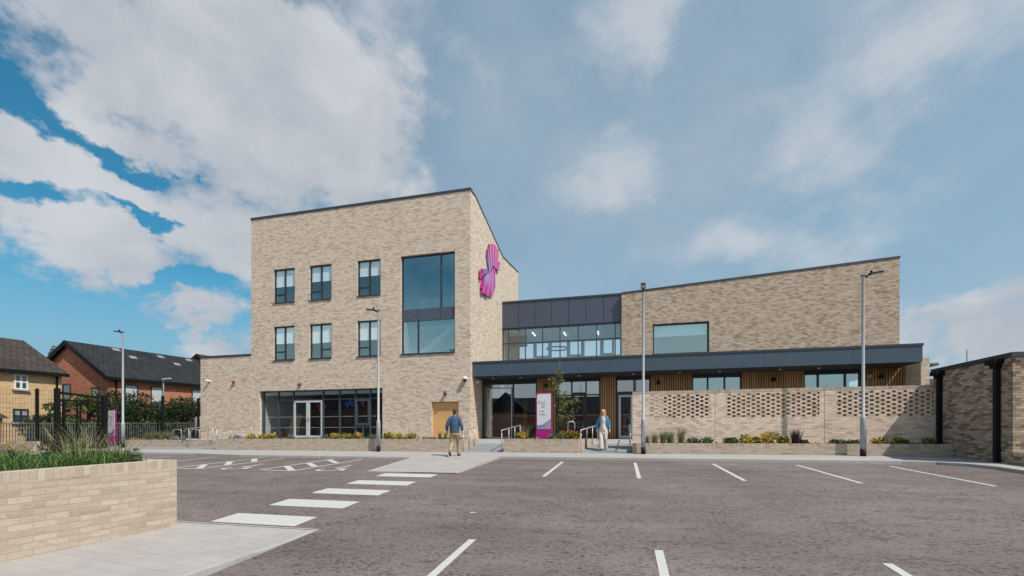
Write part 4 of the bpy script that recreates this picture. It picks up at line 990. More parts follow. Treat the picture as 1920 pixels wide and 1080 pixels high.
t = thing('security_camera', 'small white camera under the canopy on the shaded flank wall', 'camera', (-7.8, 23.2, 2.85)); MB().ell((-7.68, 23.2, 2.88), (.07, .07, .07), 10, 8).box(-7.818, -7.70, 23.17, 23.23, 2.86, 2.92).build('body', M['white'], t)
for x, lab in ((-4.15, 'black wall spotlight on the timber panel behind the totem sign'), (1.65, 'black wall spotlight on timber right of the pale double doors'), (6.95, 'black wall spotlight on timber between the two ribbon windows'), (11.4, 'black wall spotlight on timber nearest the right end of the canopy')):
    t = thing('wall_spotlight', lab, 'wall light', (x, YG, 2.7)); MB().box(x-.03, x+.03, YG-.09, YG-.046, 2.66, 2.78).build('bracket', M['blackmetal'], t)
    MB().prism([(x-.07, YG-.24, 2.62), (x+.07, YG-.24, 2.62), (x+.10, YG-.24, 2.78), (x-.10, YG-.24, 2.78)], (0, .149, 0)).build('shade', M['blackmetal'], t)
t = thing('dome_camera', 'round pale dome camera under the right end of the canopy', 'camera', (10.95, YG, 2.75)); MB().ell((10.95, YG-.13, 2.75), (.11, .08, .10), 12, 8).box(10.92, 10.98, YG-.09, YG-.046, 2.7, 2.8).build('body', M['galv'], t)

# things seen inside through the glass
t = thing('ring_pendant', 'ring-shaped pendant light inside the glazed link', 'pendant light', (-4.55, 31.2, 6.05))
mb = MB(); pts = [(-4.55+.72*math.cos(R(a)), 31.2+.72*math.sin(R(a)), 6.03) for a in range(0, 361, 15)]; mb.tube(pts, .055, 8, cap=False); mb.build('ring', M['frame'], t)
mb = MB(); [mb.tube([(-4.55+.72*math.cos(R(a)), 31.2+.72*math.sin(R(a)), 6.05), (-4.55, 31.2, 6.95)], .006, 5) for a in (30, 150, 270)]; mb.build('cable', M['frame'], t)
for x, y, lab in ((-6.0, 30.2, 'lit tube light on the link ceiling furthest left'), (-3.95, 30.6, 'lit tube light on the link ceiling in the middle'), (-1.75, 30.9, 'lit tube light on the link ceiling furthest right')):
    o = MB().box(x-.02, x+.02, y-.55, y+.55, 6.86, 6.90).build('tube_light', emit('lamp white', (1, .97, .9), 1.3)); tag(o, lab, 'ceiling light', 'tube lights in the link')
t = thing('fire_extinguisher', 'red fire extinguisher standing behind the left lobby glass', 'extinguisher', (-20.15, 23.3, -.14))
MB().lathe((-20.15, 23.3, -.14), [(.09, 0), (.10, .03), (.10, .48), (.04, .56)], 14).build('cylinder', plain('extinguisher red', (.40, .02, .02), .3), t); MB().box(-20.19, -20.11, 23.27, 23.33, .421, .52).build('valve', M['blackmetal'], t)
o = MB().prism([(-19.75, 23.2, -.14), (-19.05, 23.25, -.14), (-18.92, 23.5, 1.30), (-19.55, 23.45, 1.30)], (0, .04, 0)).build('plywood_board', plain('plywood', (.40, .29, .17), .6)); tag(o, 'pale board leaning behind the glass left of the double doors', 'board')
def deco(x, y, z, w, h, c, lab, cat='decoration'):
    mb = MB()
    for i in range(16):
        a = random.uniform(0, 6.28); r = random.uniform(0, 1); q = Vector((x+w*r*math.cos(a), y+random.uniform(-.1, .1), z+h*r*math.sin(a)))
        mb.ell(q, (.10, .10, .12), 8, 6)
    o = mb.build('balloon_cluster', plain(lab[:20], c, .4)); return tag(o, lab, cat, 'hanging decorations')
deco(-17.3, 23.2, 1.65, .28, .38, (.60, .04, .13), 'pink balloon cluster behind the right pale door'); deco(-15.5, 23.3, 1.95, .35, .2, (.03, .14, .45), 'blue balloon cluster behind the lobby glass')
deco(-14.75, 23.4, 2.0, .25, .25, (.50, .06, .22), 'pink balloon cluster right of the blue ones')

# ------------------------------------------------------------------ black mesh fence and gate
FZ = 2.25
def fence(pts, zb, label):
    t = thing('mesh_fence', label, 'fence', (pts[0][0], pts[0][1], zb))
    mb = MB()
    for (xa, ya), (xb, yb) in zip(pts, pts[1:]):
        L = math.hypot(xb-xa, yb-ya); n = max(1, int(L/.1))
        for i in range(n+1): f = i/n; x, y = xa+(xb-xa)*f, ya+(yb-ya)*f; mb.box(x-.0025, x+.0025, y-.0025, y+.0025, zb+.05, FZ-.02)
        for k in range(14):
            z = zb+.08+k*(FZ-zb-.12)/13; d = Vector((xb-xa, yb-ya, 0)).normalized(); nrm = Vector((-d.y, d.x, 0))
            mb.obox(((xa+xb)/2, (ya+yb)/2, z), d*L/2, nrm*.0035, (0, 0, .003))
    mb.build('mesh_panel', M['blackmetal'], t)
    for x, y in pts[1:-1] if len(pts) > 2 else pts: MB().box(x-.05, x+.05, y-.05, y+.05, zb, FZ+.04).build('post', M['blackmetal'], t)
    return t
fence([(-33, 9.6), (-30.6, 12.4), (-27.65, 15.75), (-26.95, 16.35)], -.75, 'black mesh fence left of the gate, in front of the sand brick house')
fence([(-26.75, 18.25), (-25.75, 20.4), (-25.42, 22.35), (-25.40, 22.38)], -.55, 'black mesh fence between the gate and the annex corner')
gt = thing('metal_gate', 'black steel gate with a tall portal frame and an open leaf', 'gate', (-26.9, 16.4, -.75))
MB().box(-27.0, -26.82, 16.02, 16.2, -.75, 2.32).build('gate_post', M['blackmetal'], gt); MB().box(-26.88, -26.70, 18.0, 18.18, -.75, 2.1).build('gate_post', M['blackmetal'], gt)
mb = MB(); mb.prism([(-26.95, 16.205, 2.05), (-26.95, 16.205, 2.17), (-26.83, 17.995, 2.05), (-26.83, 17.995, 1.94)][::1], (.07, 0, 0)); mb.build('top_beam', M['blackmetal'], gt)
mb = MB(); mb.box(-26.86, -26.79, 16.205, 17.99, 1.72, 1.80); mb.box(-26.87, -26.78, 16.28, 16.37, -.7, 1.715); mb.box(-26.85, -26.77, 17.78, 17.86, -.7, 1.715); mb.build('gate_frame', M['blackmetal'], gt)
mb = MB(); mb.box(-26.86, -26.79, 16.86, 16.93, -.7, 1.71); mb.box(-26.86, -26.79, 17.0, 17.06, -.7, 1.71)
for i in range(5): mb.box(-26.828, -26.822, 16.4+i*.1, 16.406+i*.1, -.7, 1.71); mb.box(-26.828, -26.822, 17.12+i*.12, 17.126+i*.12, -.7, 1.71)
mb.build('gate_leaf', M['blackmetal'], gt)
# grey bar railing along the street and its pier
t = thing('bar_railing', 'grey vertical bar railing along the street below the hedge', 'railing', (-31, 12, -.9))
mb = MB()
for i in range(165):
    y = 11.0+i*.115; b = -.75+.03*(y-16); mb.box(-31.012, -30.988, y-.012, y+.012, b, b+1.45)
mb.build('bar', plain('grey railing paint', (.16, .17, .18), .5), t)
RP = plain('dark railing paint', (.13, .14, .15), .5)
for zz_ in (.12, 1.33):
    MB().prism([(-30.986, 11, -.9+zz_), (-30.986, 30, -.33+zz_), (-30.986, 30, -.29+zz_), (-30.986, 11, -.86+zz_)], (.03, 0, 0)).build('rail', RP, t)
t = thing('brick_pier', 'red brick gate pier with a rounded cap on the left edge', 'pier', (-30.6, 15.4, -1)); MB().box(-30.95, -30.45, 15.1, 15.6, -1, .62).build('shaft', M['brick_red'], t)
MB().lathe((-30.7, 15.35, .622), [(.34, 0), (.34, .08), (.2, .16), (.05, .2)], 14).build('cap', M['concrete'], t)
t = thing('stone_pier', 'pale round-topped pier at the right end of the hedge', 'pier', (-30.2, 27, -.6)); MB().lathe((-30.2, 26.6, -.6), [(.28, 0), (.28, 1.75), (.2, 1.95), (.05, 2.02)], 14).build('shaft', M['concrete'], t)
t = thing('garden_shed', 'small garden shed with a dark felt roof behind the railing', 'shed', (-34.5, 16, -.8)); mb = MB(); mb.box(-35.5, -33.2, 14.5, 17.4, -1, .95); mb.build('wall', M['brick_red'], t)
mb = MB(); mb.prism([(-35.7, 14.3, 1.0), (-33.0, 14.3, .953), (-34.4, 14.3, 1.55)], (0, 3.3, 0)); mb.build('roof', M['tile_brn'], t)

# ------------------------------------------------------------------ houses
def house(label, xf, xb, ya, yb, zb, ev, rz, sl, wm, rm, wins, gwins, name='terraced_house', over=.3, roofl=(), pipes=()):
    t = thing(name, label, 'house', (xf, ya, zb)); zf = lambda y, z: z+sl*(y-ya); xm = (xf+xb)/2
    mb = MB()
    for x_, d_ in ((xf, -.3), (xb, .3)): mb.prism([(x_, ya+.3, zb), (x_, yb-.3, zb), (x_, yb-.3, zf(yb-.3, ev)), (x_, ya+.3, zf(ya+.3, ev))], (d_ if xf > xb else -d_, 0, 0))
    for y, t_ in ((ya, .3), (yb, -.3)): mb.prism([(xb, y, zb), (xf, y, zb), (xf, y, zf(y, ev)), (xm, y, zf(y, rz-.12)), (xb, y, zf(y, ev))], (0, t_, 0))
    mb.build('wall', M[wm], t)
    mb = MB(); s = (rz-ev)/abs(xf-xm)
    for xe, d in ((xf, 1 if xf > xm else -1), (xb, -1 if xf > xm else 1)):
        e = (xe+d*over, ev-s*over)
        mb.prism([(xm, ya-over, zf(ya-over, rz)), (e[0], ya-over, zf(ya-over, e[1])), (e[0], ya-over, zf(ya-over, e[1])+.12), (xm, ya-over, zf(ya-over, rz)+.14)], (0, yb-ya+2*over, sl*(yb-ya+2*over)))
    rf = mb.build('roof', M[rm], t); WM[rf.name] = parent_world(t)
    d = 1 if xf > xm else -1
    mb = MB(); e = (xf+d*over, ev-s*over)
    mb.prism([(e[0]+.005*d, ya-over, zf(ya-over, e[1])-.12), (e[0]+.005*d, yb+over, zf(yb+over, e[1])-.12), (e[0]+.005*d, yb+over, zf(yb+over, e[1])+.08), (e[0]+.005*d, ya-over, zf(ya-over, e[1])+.08)], (.1*d, 0, 0))
    mb.build('gutter', M['blackmetal'], t)
    mb = MB()
    for xe, d2 in ((xf, d), (xb, -d)):
        e = (xe+d2*over, ev-s*over)
        mb.prism([(xm, ya-over-.006, rz-.22), (e[0], ya-over-.006, e[1]-.22), (e[0], ya-over-.006, e[1]+.14), (xm, ya-over-.006, rz+.16)], (0, -.05, 0))
    mb.build('bargeboard', M['blackmetal'], t)
    for y, z, w, h, fm_, kind in wins:
        z += sl*(y-ya); mb = MB(); x0, x1 = xf+.005*d, xf+.07*d
        mb.box(x0, x1, y-w/2, y-w/2+.07, z, z+h); mb.box(x0, x1, y+w/2-.07, y+w/2, z, z+h); mb.box(x0, x1, y-w/2+.07, y+w/2-.07, z, z+.08); mb.box(x0, x1, y-w/2+.07, y+w/2-.07, z+h-.08, z+h)
        if kind: mb.box(x0, x1-.005*d, y-.05, y+.05, z+.08, z+h-.08); mb.box(x0, x1-.01*d, y-w/2+.07, y-.05, z+h*.5-.03, z+h*.5+.03); mb.box(x0, x1-.01*d, y+.05, y+w/2-.07, z+h*.5-.03, z+h*.5+.03)
        else: mb.box(x0, x1-.005*d, y-w/2+.07, y+w/2-.07, z+h*.28-.03, z+h*.28+.03)
        wn = mb.build('window', M[fm_], t); WM[wn.name] = parent_world(t)
        MB().box(xf+.008*d, xf+.03*d, y-w/2+.03, y+w/2-.03, z+.03, z+h-.03).build('pane', M['hglass'], wn)
        mb = MB(); mb.box(xf+.031*d, xf+.034*d, y-w/2+.08, y+w/2-.08, z+h*.42, z+h-.08); mb.build('blind', M['hblind'], wn) if not kind else mb.build('curtain', M['nett'], wn)
        MB().box(xf+.004*d, xf+.14*d, y-w/2-.1, y+w/2+.1, z-.09, z-.003).build('sill', M['concrete'] if kind else M['blackmetal'], wn)
    for x, z, w, h in gwins:
        mb = MB(); y0, y1 = ya-.07, ya-.005
        mb.box(x-w/2, x-w/2+.07, y0, y1, z, z+h); mb.box(x+w/2-.07, x+w/2, y0, y1, z, z+h); mb.box(x-w/2+.07, x+w/2-.07, y0, y1, z, z+.08); mb.box(x-w/2+.07, x+w/2-.07, y0, y1, z+h-.08, z+h); mb.box(x-w/2+.07, x+w/2-.07, y0+.005, y1, z+h*.3-.03, z+h*.3+.03)
        wn = mb.build('window', M['frame'], t); WM[wn.name] = parent_world(t); MB().box(x-w/2+.03, x+w/2-.03, ya-.03, ya-.008, z+.03, z+h-.03).build('pane', M['hglass'], wn)
        if x > xm: MB().box(x-w/2+.08, x+w/2-.08, ya-.034, ya-.031, z+.1, z+h-.1).build('blind', M['hblind'], wn)
    for y, f in roofl:
        mb = MB(); x = xm+(xf-xm)*f; z = zf(y, rz-s*abs(x-xm))+.14; dx = .26*d
        mb.prism([(x, y-.28, z+.02), (x, y+.28, z+.02+sl*.56), (x+dx, y+.28, z-s*.26+.02+sl*.56), (x+dx, y-.28, z-s*.26+.02)], (0, 0, .07)); mb.build('rooflight', M['hlight'], rf)
    for y in pipes:
        MB().box(xf+.02*d, xf+.11*d, y-.045, y+.045, zb, zf(y, ev)-.1).build('downpipe', M['blackmetal'], t)
    return t
M['hblind'] = plain('house blind', (.48, .50, .51), .8)
M['hglass'] = plain('house window glass', (.05, .075, .085), .06, 0, .1, 1, 1.); M['nett'] = plain('net curtain', (.30, .30, .29), .8); M['hlight'] = plain('rooflight glass', (.26, .26, .26), .3)
house('sand brick house with a brown tiled roof on the left edge', -37.0, -45.2, 10.5, 22.4, -1.2, 3.88, 6.20, .03, 'brick_sand', 'tile_brn', [(20.25, 2.62, .66, .95, 'white', 1), (20.25, .55, .75, .85, 'frame', 1)], [], over=.25, pipes=(22.1,))
house('red brick terrace with a black tiled roof and a facing gable', -37.5, -45.5, 25.6, 36.0, -.8, 4.48, 7.15, .033, 'brick_red', 'tile_blk', [(27.2, 1.75, 1.0, 2.2, 'frame', 0), (29.2, 1.75, 1.0, 2.2, 'frame', 0), (32.8, 1.75, 1.0, 2.2, 'frame', 0), (35.2, 1.75, .9, 2.2, 'frame', 0)], [(-38.75, 1.55, .75, 2.1), (-41.7, 2.0, .85, 2.0)], over=.28, roofl=((28.6, .08), (32.2, .12), (35.0, .10), (29.3, .30), (33.0, .35)), pipes=(26.1, 34.4))
house('further red brick house stepping up behind the terrace', -37.2, -45.8, 36.6, 48, -.8, 5.3, 8.05, .033, 'brick_red', 'tile_brn', [(38.6, 2.0, 1.0, 2.0, 'frame', 0)], [], over=.28)
t = thing('terraced_house', 'distant brown roofed house between the pier and the outbuilding', 'house', (33, 52, -.6))
MB().box(27.2, 42, 50.6, 59, -.6, 3.6).build('wall', M['brick_red'], t)
mb = MB(); mb.prism([(26.9, 50.2, 3.5), (26.9, 54.8, 5.75), (26.9, 59.4, 3.5)], (15.4, 0, 0)); mb.build('roof', M['tile_brn'], t)
# terrace across the road behind the camera, mirrored in the glazing
for i, (xa, xb, rh) in enumerate(((-84, -24.3, 8.4), (-24, 5.7, 7.3), (6, 48, 6.7))):
    t = thing('terraced_house', ['dark roofed red brick terrace across the road, left block', 'dark roofed red brick terrace across the road, middle block with a gable', 'dark roofed red brick terrace across the road, right block'][i], 'house', (xa, -26, -2)); ev = rh-3.4
    mb = MB(); mb.box(xa, xb, -33, -26, -2.2, ev); mb.prism([(xa+1, -25.2, -2.2), (xa+8, -25.2, -2.2), (xa+8, -25.2, ev), (xa+4.5, -25.2, rh-.4), (xa+1, -25.2, ev)], (0, -.79, 0)); mb.build('wall', M['brick_red'], t)
    mb = MB(); mb.prism([(xa-.1, -25.6, ev-.1), (xa-.1, -29.5, rh-.6), (xa-.1, -33.4, ev-.1)], (xb-xa+.2, 0, 0)); mb.prism([(xa+.6, -24.9, ev+.02), (xa+4.5, -24.9, rh), (xa+8.4, -24.9, ev+.02)], (0, -4.4, 0)); mb.build('roof', M['tile_blk'], t)
    x = xa+9.5
    while x < xb-1.6:
        for z in (-.9, 1.6) if ev < 4.6 else (-.9, 2.3):
            wn = MB().box(x, x+1.2, -25.99, -25.93, z, z+1.35).build('window', M['white'], t); WM[wn.name] = parent_world(t)
            MB().box(x+.1, x+.56, -25.929, -25.92, z+.1, z+1.25).box(x+.64, x+1.1, -25.929, -25.92, z+.1, z+1.25).build('pane', M['hglass'], wn)
        x += 2.9

# ------------------------------------------------------------------ vegetation
def leaves(mb, c, r, n, size, mat=0, shell=.35, flat=1., rnd=random):
    c = Vector(c)
    for _ in range(n):
        d = Vector((rnd.gauss(0, 1), rnd.gauss(0, 1), rnd.gauss(0, 1))).normalized(); q = rnd.uniform(shell, 1)**.6
        p = c+Vector((d.x*r[0], d.y*r[1], d.z*r[2]))*q
        a = Vector((rnd.gauss(0, 1), rnd.gauss(0, 1), rnd.gauss(0, 1)*flat)).normalized(); b = a.cross(Vector((rnd.gauss(0, 1), rnd.gauss(0, 1), rnd.gauss(0, 1)))).normalized()
        s = size*rnd.uniform(.6, 1.3); i = len(mb.v)
        mb.v += [tuple(p-a*s), tuple(p+b*s*.45-a*s*.1), tuple(p+a*s), tuple(p-b*s*.45-a*s*.1)]; mb.poly((i, i+1, i+2, i+3), mat)
def bush(name, label, cat, base, blobs, n, size, mats, stem=True, group=None, trunkh=None):
    t = thing(name, label, cat, base, 0, group); mb = MB(); bx = Vector(base)
    tot = sum(b[3]*b[4]*b[5] for b in blobs)
    for x, y, z, rx, ry, rz in blobs: leaves(mb, bx+Vector((x, y, z)), (rx, ry, rz), int(n*rx*ry*rz/tot)+8, size, random.randrange(len(mats)))
    mb.build('crown' if trunkh else 'foliage', [M[m] for m in mats], t, fix=False)
    mb = MB()
    if trunkh:
        mb.tube([tuple(bx), tuple(bx+Vector((.05, 0, trunkh*.5))), tuple(bx+Vector((0, .05, trunkh)))], [trunkh*.05, trunkh*.04, trunkh*.025], 8)
        for x, y, z, rx, ry, rz in blobs[:7]: mb.tube([tuple(bx+Vector((0, 0, trunkh*.6))), tuple(bx+Vector((x*.5, y*.5, (z+trunkh*.7)*.5))), tuple(bx+Vector((x, y, z)))], [trunkh*.022, trunkh*.015, .01], 6)
        mb.build('trunk', M['bark'], t)
    else:
        for x, y, z, rx, ry, rz in blobs[:6]: mb.tube([tuple(bx+Vector((x*.2, y*.2, 0))), tuple(bx+Vector((x, y, z)))], [.02, .006], 5)
        mb.build('stem', M['bark'], t)
    return t
def blobset(n, rx, ry, z0, z1, r0, r1):
    return [(random.uniform(-rx, rx), random.uniform(-ry, ry), random.uniform(z0, z1), random.uniform(r0, r1), random.uniform(r0, r1), random.uniform(r0, r1)*.8) for _ in range(n)]
# big dark hedge in front of the red terrace
bl = []
for i in range(110):
    f = random.random(); y = 22.0+f*5.6; x = -32.4+(y-19.3)*-.02+random.uniform(-.8, .9)
    zt = 2.55+.35*math.sin(f*9)+.25*math.sin(f*23); bl.append((x+32.5, y-23.5, random.uniform(.5, zt+.35), .75+random.random()*.35, .8+random.random()*.4, .55+random.random()*.3))
bush('hedge_bush', 'broad dark green hedge below the red brick terrace', 'hedge', (-32.5, 23.5, -.8), bl, 26000, .10, ['leaf_dark', 'leaf_dark', 'leaf_hedge'])
bl = blobset(20, .7, 1.2, .5, 1.9, .4, .7)+blobset(6, .3, .4, 1.9, 3.3, .25, .4)
bush('garden_tree', 'bushy green tree rising behind the left mesh fence', 'tree', (-33.4, 20.0, -.9), bl, 6000, .10, ['leaf_dark', 'leaf_mid'], trunkh=2.2)
bl = blobset(16, .8, .8, .9, 3.4, .3, .55)
bush('garden_tree', 'sparse young green tree behind the gate frame', 'tree', (-34.5, 22.3, -.8), bl, 2600, .10, ['leaf_mid', 'leaf_young'], trunkh=2.6)
bl = [(.0+random.uniform(-.8, .8), random.uniform(-.8, .8), random.uniform(.3, 3.9), .45, .45, .4) for _ in range(22)]
bush('garden_tree', 'loose olive green tree at the right end of the hedge', 'tree', (-32.2, 28.9, -.6), bl, 4500, .10, ['leaf_dark', 'leaf_young', 'leaf_mid'], trunkh=2.6)
bl = blobset(40, 2.0, 2.0, 3.5, 9.0, .8, 1.3)
bush('tall_tree', 'tall green tree between the roofs of the sand and red houses', 'tree', (-50.5, 33.0, -.8), bl, 9000, .17, ['leaf_dark', 'leaf_mid'], trunkh=5.5)
# slender young tree beside the totem
t = thing('young_tree', 'slender young tree beside the white totem sign', 'tree', (-2.78, 19.6, -.19)); mb = MB(); bx = Vector((-2.78, 19.6, -.19))
mb.tube([tuple(bx), tuple(bx+Vector((.03, 0, 1.3))), tuple(bx+Vector((-.02, 0, 2.4))), tuple(bx+Vector((.05, 0, 3.2)))], [.03, .024, .016, .006], 7)
lm = MB()
for i in range(34):
    z = random.uniform(.55, 3.1) if i % 3 else random.uniform(.7, 1.8); a = random.uniform(0, 6.28); L = (.15+.5*max(0, 1-abs(z-1.4)/1.6))*random.uniform(.6, 1.25); sh = .55 if z < 1.9 else -.15
    e = bx+Vector((math.cos(a)*L+sh*L*1.2, math.sin(a)*L, z+.25*L)); s_ = bx+Vector((0, 0, z-.15)); mb.tube([tuple(s_), tuple(e)], [.008, .003], 4)
    for k in range(5): leaves(lm, s_.lerp(e, .35+.16*k), (.12, .12, .12), 8, .045, k % 2)
leaves(lm, bx+Vector((.03, 0, 3.2)), (.08, .08, .3), 30, .045, 0)
mb.build('trunk', M['bark'], t); lm.build('crown', [M['leaf_young'], M['leaf_mid']], t, fix=False)
def tuft(name, label, cat, base, r, h, n, mats, lean=.5, w=.012, group=None, heads=0):
    mb = MB(); bx = Vector(base)
    for i in range(n):
        a = random.uniform(0, 6.28); q = random.uniform(0, r*.45); p = bx+Vector((math.cos(a)*q, math.sin(a)*q, 0)); hh = h*random.uniform(.55, 1.05); a2 = a+random.uniform(-.7, .7)
        L = lean*hh*random.uniform(.2, 1.); d = Vector((math.cos(a2), math.sin(a2), 0)); sd = Vector((-d.y, d.x, 0))*w*.5
        b1 = p+d*L*.3+Vector((0, 0, hh*.6)); b2 = p+d*L+Vector((0, 0, hh)); j = len(mb.v); m_ = random.randrange(len(mats))
        mb.v += [tuple(p-sd), tuple(p+sd), tuple(b1+sd*.8), tuple(b1-sd*.8), tuple(b2)]; mb.poly((j, j+1, j+2, j+3), m_); mb.poly((j+3, j+2, j+4), m_)
    o = mb.build(name, [M[m] for m in mats], None, fix=False); return tag(o, label, cat, group)
def shrub(name, label, base, r, h, n, size, mats, group=None, cat='shrub'):
    mb = MB(); bx = Vector(base)
    for i in range(7):
        a = random.uniform(0, 6.28); q = random.uniform(.0, .42); leaves(mb, bx+Vector((math.cos(a)*r*q, math.sin(a)*r*q*.8, h*random.uniform(.3, .62))), (r*.55, r*.5, h*.4), n//7, size, random.randrange(len(mats)), .2)
    o = mb.build(name, [M[m] for m in mats], None, fix=False); return tag(o, label, cat, group)
tp = 'plants in the tower planter'; zsp = -.19
for x, r, h, lab in ((-19.1, .30, .24, 'golden shrub furthest left in the tower planter, left of the lobby glass'), (-18.2, .30, .25, 'golden shrub left of the pale double doors'), (-17.3, .26, .24, 'golden shrub below the pale double doors'), (-14.0, .22, .20, 'small golden shrub beneath the opening light of the lobby glass'), (-13.35, .26, .22, 'golden shrub under the right end of the lobby glass'), (-12.8, .3, .25, 'golden shrub just left of the middle lamp post base'), (-9.9, .18, .15, 'smallest golden shrub right of the lamp post'), (-9.35, .30, .28, 'golden shrub left of the ochre door')):
    pass
gold = [(502-32, 'golden shrub left of the lobby glass in the tower planter'), (495, 'golden shrub under the left corner of the lobby glass'), (512, 'golden shrub in front of the fire extinguisher'), (630, 'small golden shrub right of the pale double doors'), (649, 'golden shrub under the middle of the lobby glass'), (670, 'widest golden shrub below the opening light'), (730, 'small golden shrub just right of the lamp post'), (749, 'golden shrub midway between the lamp post and the ochre door'), (772, 'golden shrub nearest the left of the ochre door')]
def at_y(u, Y):
    k = (u-960)/850; c, s = math.cos(R(14)), math.sin(R(14)); D = Y/(s*k+c); return D*(c*k-s)
for u, lab in gold: shrub('golden_shrub', lab, (at_y(u, 18.8), 18.8, zsp), random.uniform(.30, .46), random.uniform(.30, .44), 330, .05, ['leaf_gold', 'leaf_gold', 'leaf_gold', 'leaf_mid'], 'golden shrubs in the tower planter')
for u, lab in ((443, 'grey lavender clump left of the first golden shrub'), (612, 'pale lavender clump below the right pale door'), (697, 'lavender clump right of the widest golden shrub'), (711, 'white flowering clump against the lamp post')):
    shrub('lavender_clump', lab, (at_y(u, 18.7), 18.7, zsp), .34, .3, 220, .035, ['leaf_lav', 'leaf_sage', 'leaf_sage'], 'lavender in the tower planter')
for u, h, lab in ((825, .45, 'upright green grass tuft in front of the ochre door'), (835, .42, 'green grass tuft beside the walking man')): tuft('grass_tuft', lab, 'grass', (at_y(u, 18.6), 18.6, zsp), .14, h, 60, ['blade', 'straw'], .35, .012, 'upright grass by the ochre door')
o = MB()
for i in range(520): x = random.uniform(-19.1, -6.9); leaves(o, (x, random.uniform(18.3, 19.9), zsp+.03), (.2, .14, .13), 9, .035, random.randrange(3))
tag(o.build('ground_cover', [M['leaf_mid'], M['leaf_sage'], M['leaf_dark']], None, fix=False, kind='stuff'), 'low green ground cover in the tower planter', 'ground cover')
# sign planter
shrub('golden_shrub', 'golden shrub at the left foot of the totem sign', (-4.25, 18.6, zsp), .32, .42, 300, .05, ['leaf_gold', 'leaf_mid'])
tuft('feather_grass', 'buff feather grass rising left of the totem sign', 'grass', (-4.15, 19.1, zsp), .3, .78, 160, ['straw', 'blade', 'straw'], .5, .014)
for x, lab in ((-3.0, 'sage green plant at the right foot of the totem sign'), (-2.55, 'silvery plant under the young tree')): shrub('sage_plant', lab, (x, 18.55, zsp), .24, .3, 220, .045, ['leaf_sage'], 'sage plants by the totem')
for x, y, lab in ((-2.6, 19.1, 'orange shrub just right of the young tree'), (-2.2, 18.7, 'orange shrub in front of the small cycle hoop'), (-1.95, 18.5, 'orange shrub at the right corner of the sign planter')): shrub('orange_shrub', lab, (x, y, zsp), .3, .46, 300, .05, ['leaf_orange', 'leaf_gold', 'leaf_mid'], 'orange shrubs in the sign planter')
# screen wall planter
zsr = -.33; yy = 18.42
for u, h, lab in ((1212, .36, 'green grass tuft just right of the lamp post by the screen wall'), (1227, .40, 'second grass tuft along the screen wall planter'), (1244, .5, 'third grass tuft, below the blind bricks'), (1257, .5, 'fourth grass tuft, close to the third'), (1277, .62, 'tallest grass tuft in the screen wall planter')):
    tuft('grass_tuft', lab, 'grass', (at_y(u, yy), yy, zsr), .24, h*1.2, 170, ['blade', 'blade', 'straw', 'straw'], .5, .011, 'grass tufts along the screen wall')
for u, r, lab in ((1300, .3, 'sage green plant right of the tallest grass tuft'), (1325, .24, 'small sage plant at the end of the first pierced panel'), (1365, .26, 'sage plant below the start of the second pierced panel'), (1377, .2, 'small sage plant left of the golden shrubs')): shrub('sage_plant', lab, (at_y(u, yy), yy, zsr), r*1.35, .30, 380, .045, ['leaf_sage', 'leaf_sage', 'leaf_mid'], 'sage plants along the screen wall')
for u, r, h, lab in ((1397, .28, .42, 'left golden shrub in the screen wall planter'), (1416, .24, .28, 'low golden shrub in the screen wall planter'), (1440, .38, .46, 'biggest golden shrub in the screen wall planter'), (1470, .22, .3, 'small golden shrub left of the dark purple plant')): shrub('golden_shrub', lab, (at_y(u, yy), yy, zsr), r*1.35, h*1.12, 520, .05, ['leaf_gold', 'leaf_gold', 'leaf_gold', 'leaf_mid'], 'golden shrubs along the screen wall')
tuft('purple_plant', 'dark purple spiky plant in front of the second pierced panel', 'plant', (at_y(1493, yy), yy, zsr), .3, .62, 120, ['leaf_purple', 'leaf_purple', 'leaf_dark'], .45, .03)
for u, r, lab in ((1505, .22, 'dark green plant right of the purple one'), (1575, .3, 'low dark green plant left of the right lamp post'), (1600, .26, 'low dark green plant touching the right lamp post')): shrub('green_plant', lab, (at_y(u, yy), yy, zsr), r*1.5, .21, 330, .05, ['leaf_dark', 'leaf_sage', 'leaf_mid'], 'low green plants along the screen wall')
for u, r, h, lab in ((1648, .34, .34, 'sunlit yellow green shrub right of the right lamp post'), (1690, .4, .3, 'shaded green shrub near the right end of the screen wall'), (1742, .3, .3, 'shaded green shrub beside the square downpipe')): shrub('yellow_green_shrub', lab, (at_y(u, yy), yy, zsr), r, h, 320, .05, ['leaf_mid', 'leaf_young', 'leaf_gold'], 'yellow green shrubs along the screen wall')
o = MB()
for i in range(330): leaves(o, (random.uniform(.7, 10.2), random.uniform(18.28, 18.7), zsr+.02), (.13, .10, .08), 8, .032, random.choice((0, 0, 1, 1, 2)))
tag(o.build('ground_cover', [M['leaf_mid'], M['leaf_sage'], M['leaf_dark']], None, fix=False, kind='stuff'), 'low patchy ground cover along the screen wall', 'ground cover')
o = MB()
for i in range(110): leaves(o, (random.uniform(-4.5, -1.7), random.uniform(18.3, 20.6), zsp+.03), (.16, .14, .11), 8, .035, random.choice((0, 1, 2)))
tag(o.build('ground_cover', [M['leaf_mid'], M['leaf_sage'], M['leaf_gold']], None, fix=False, kind='stuff'), 'low ground cover around the totem sign', 'ground cover')
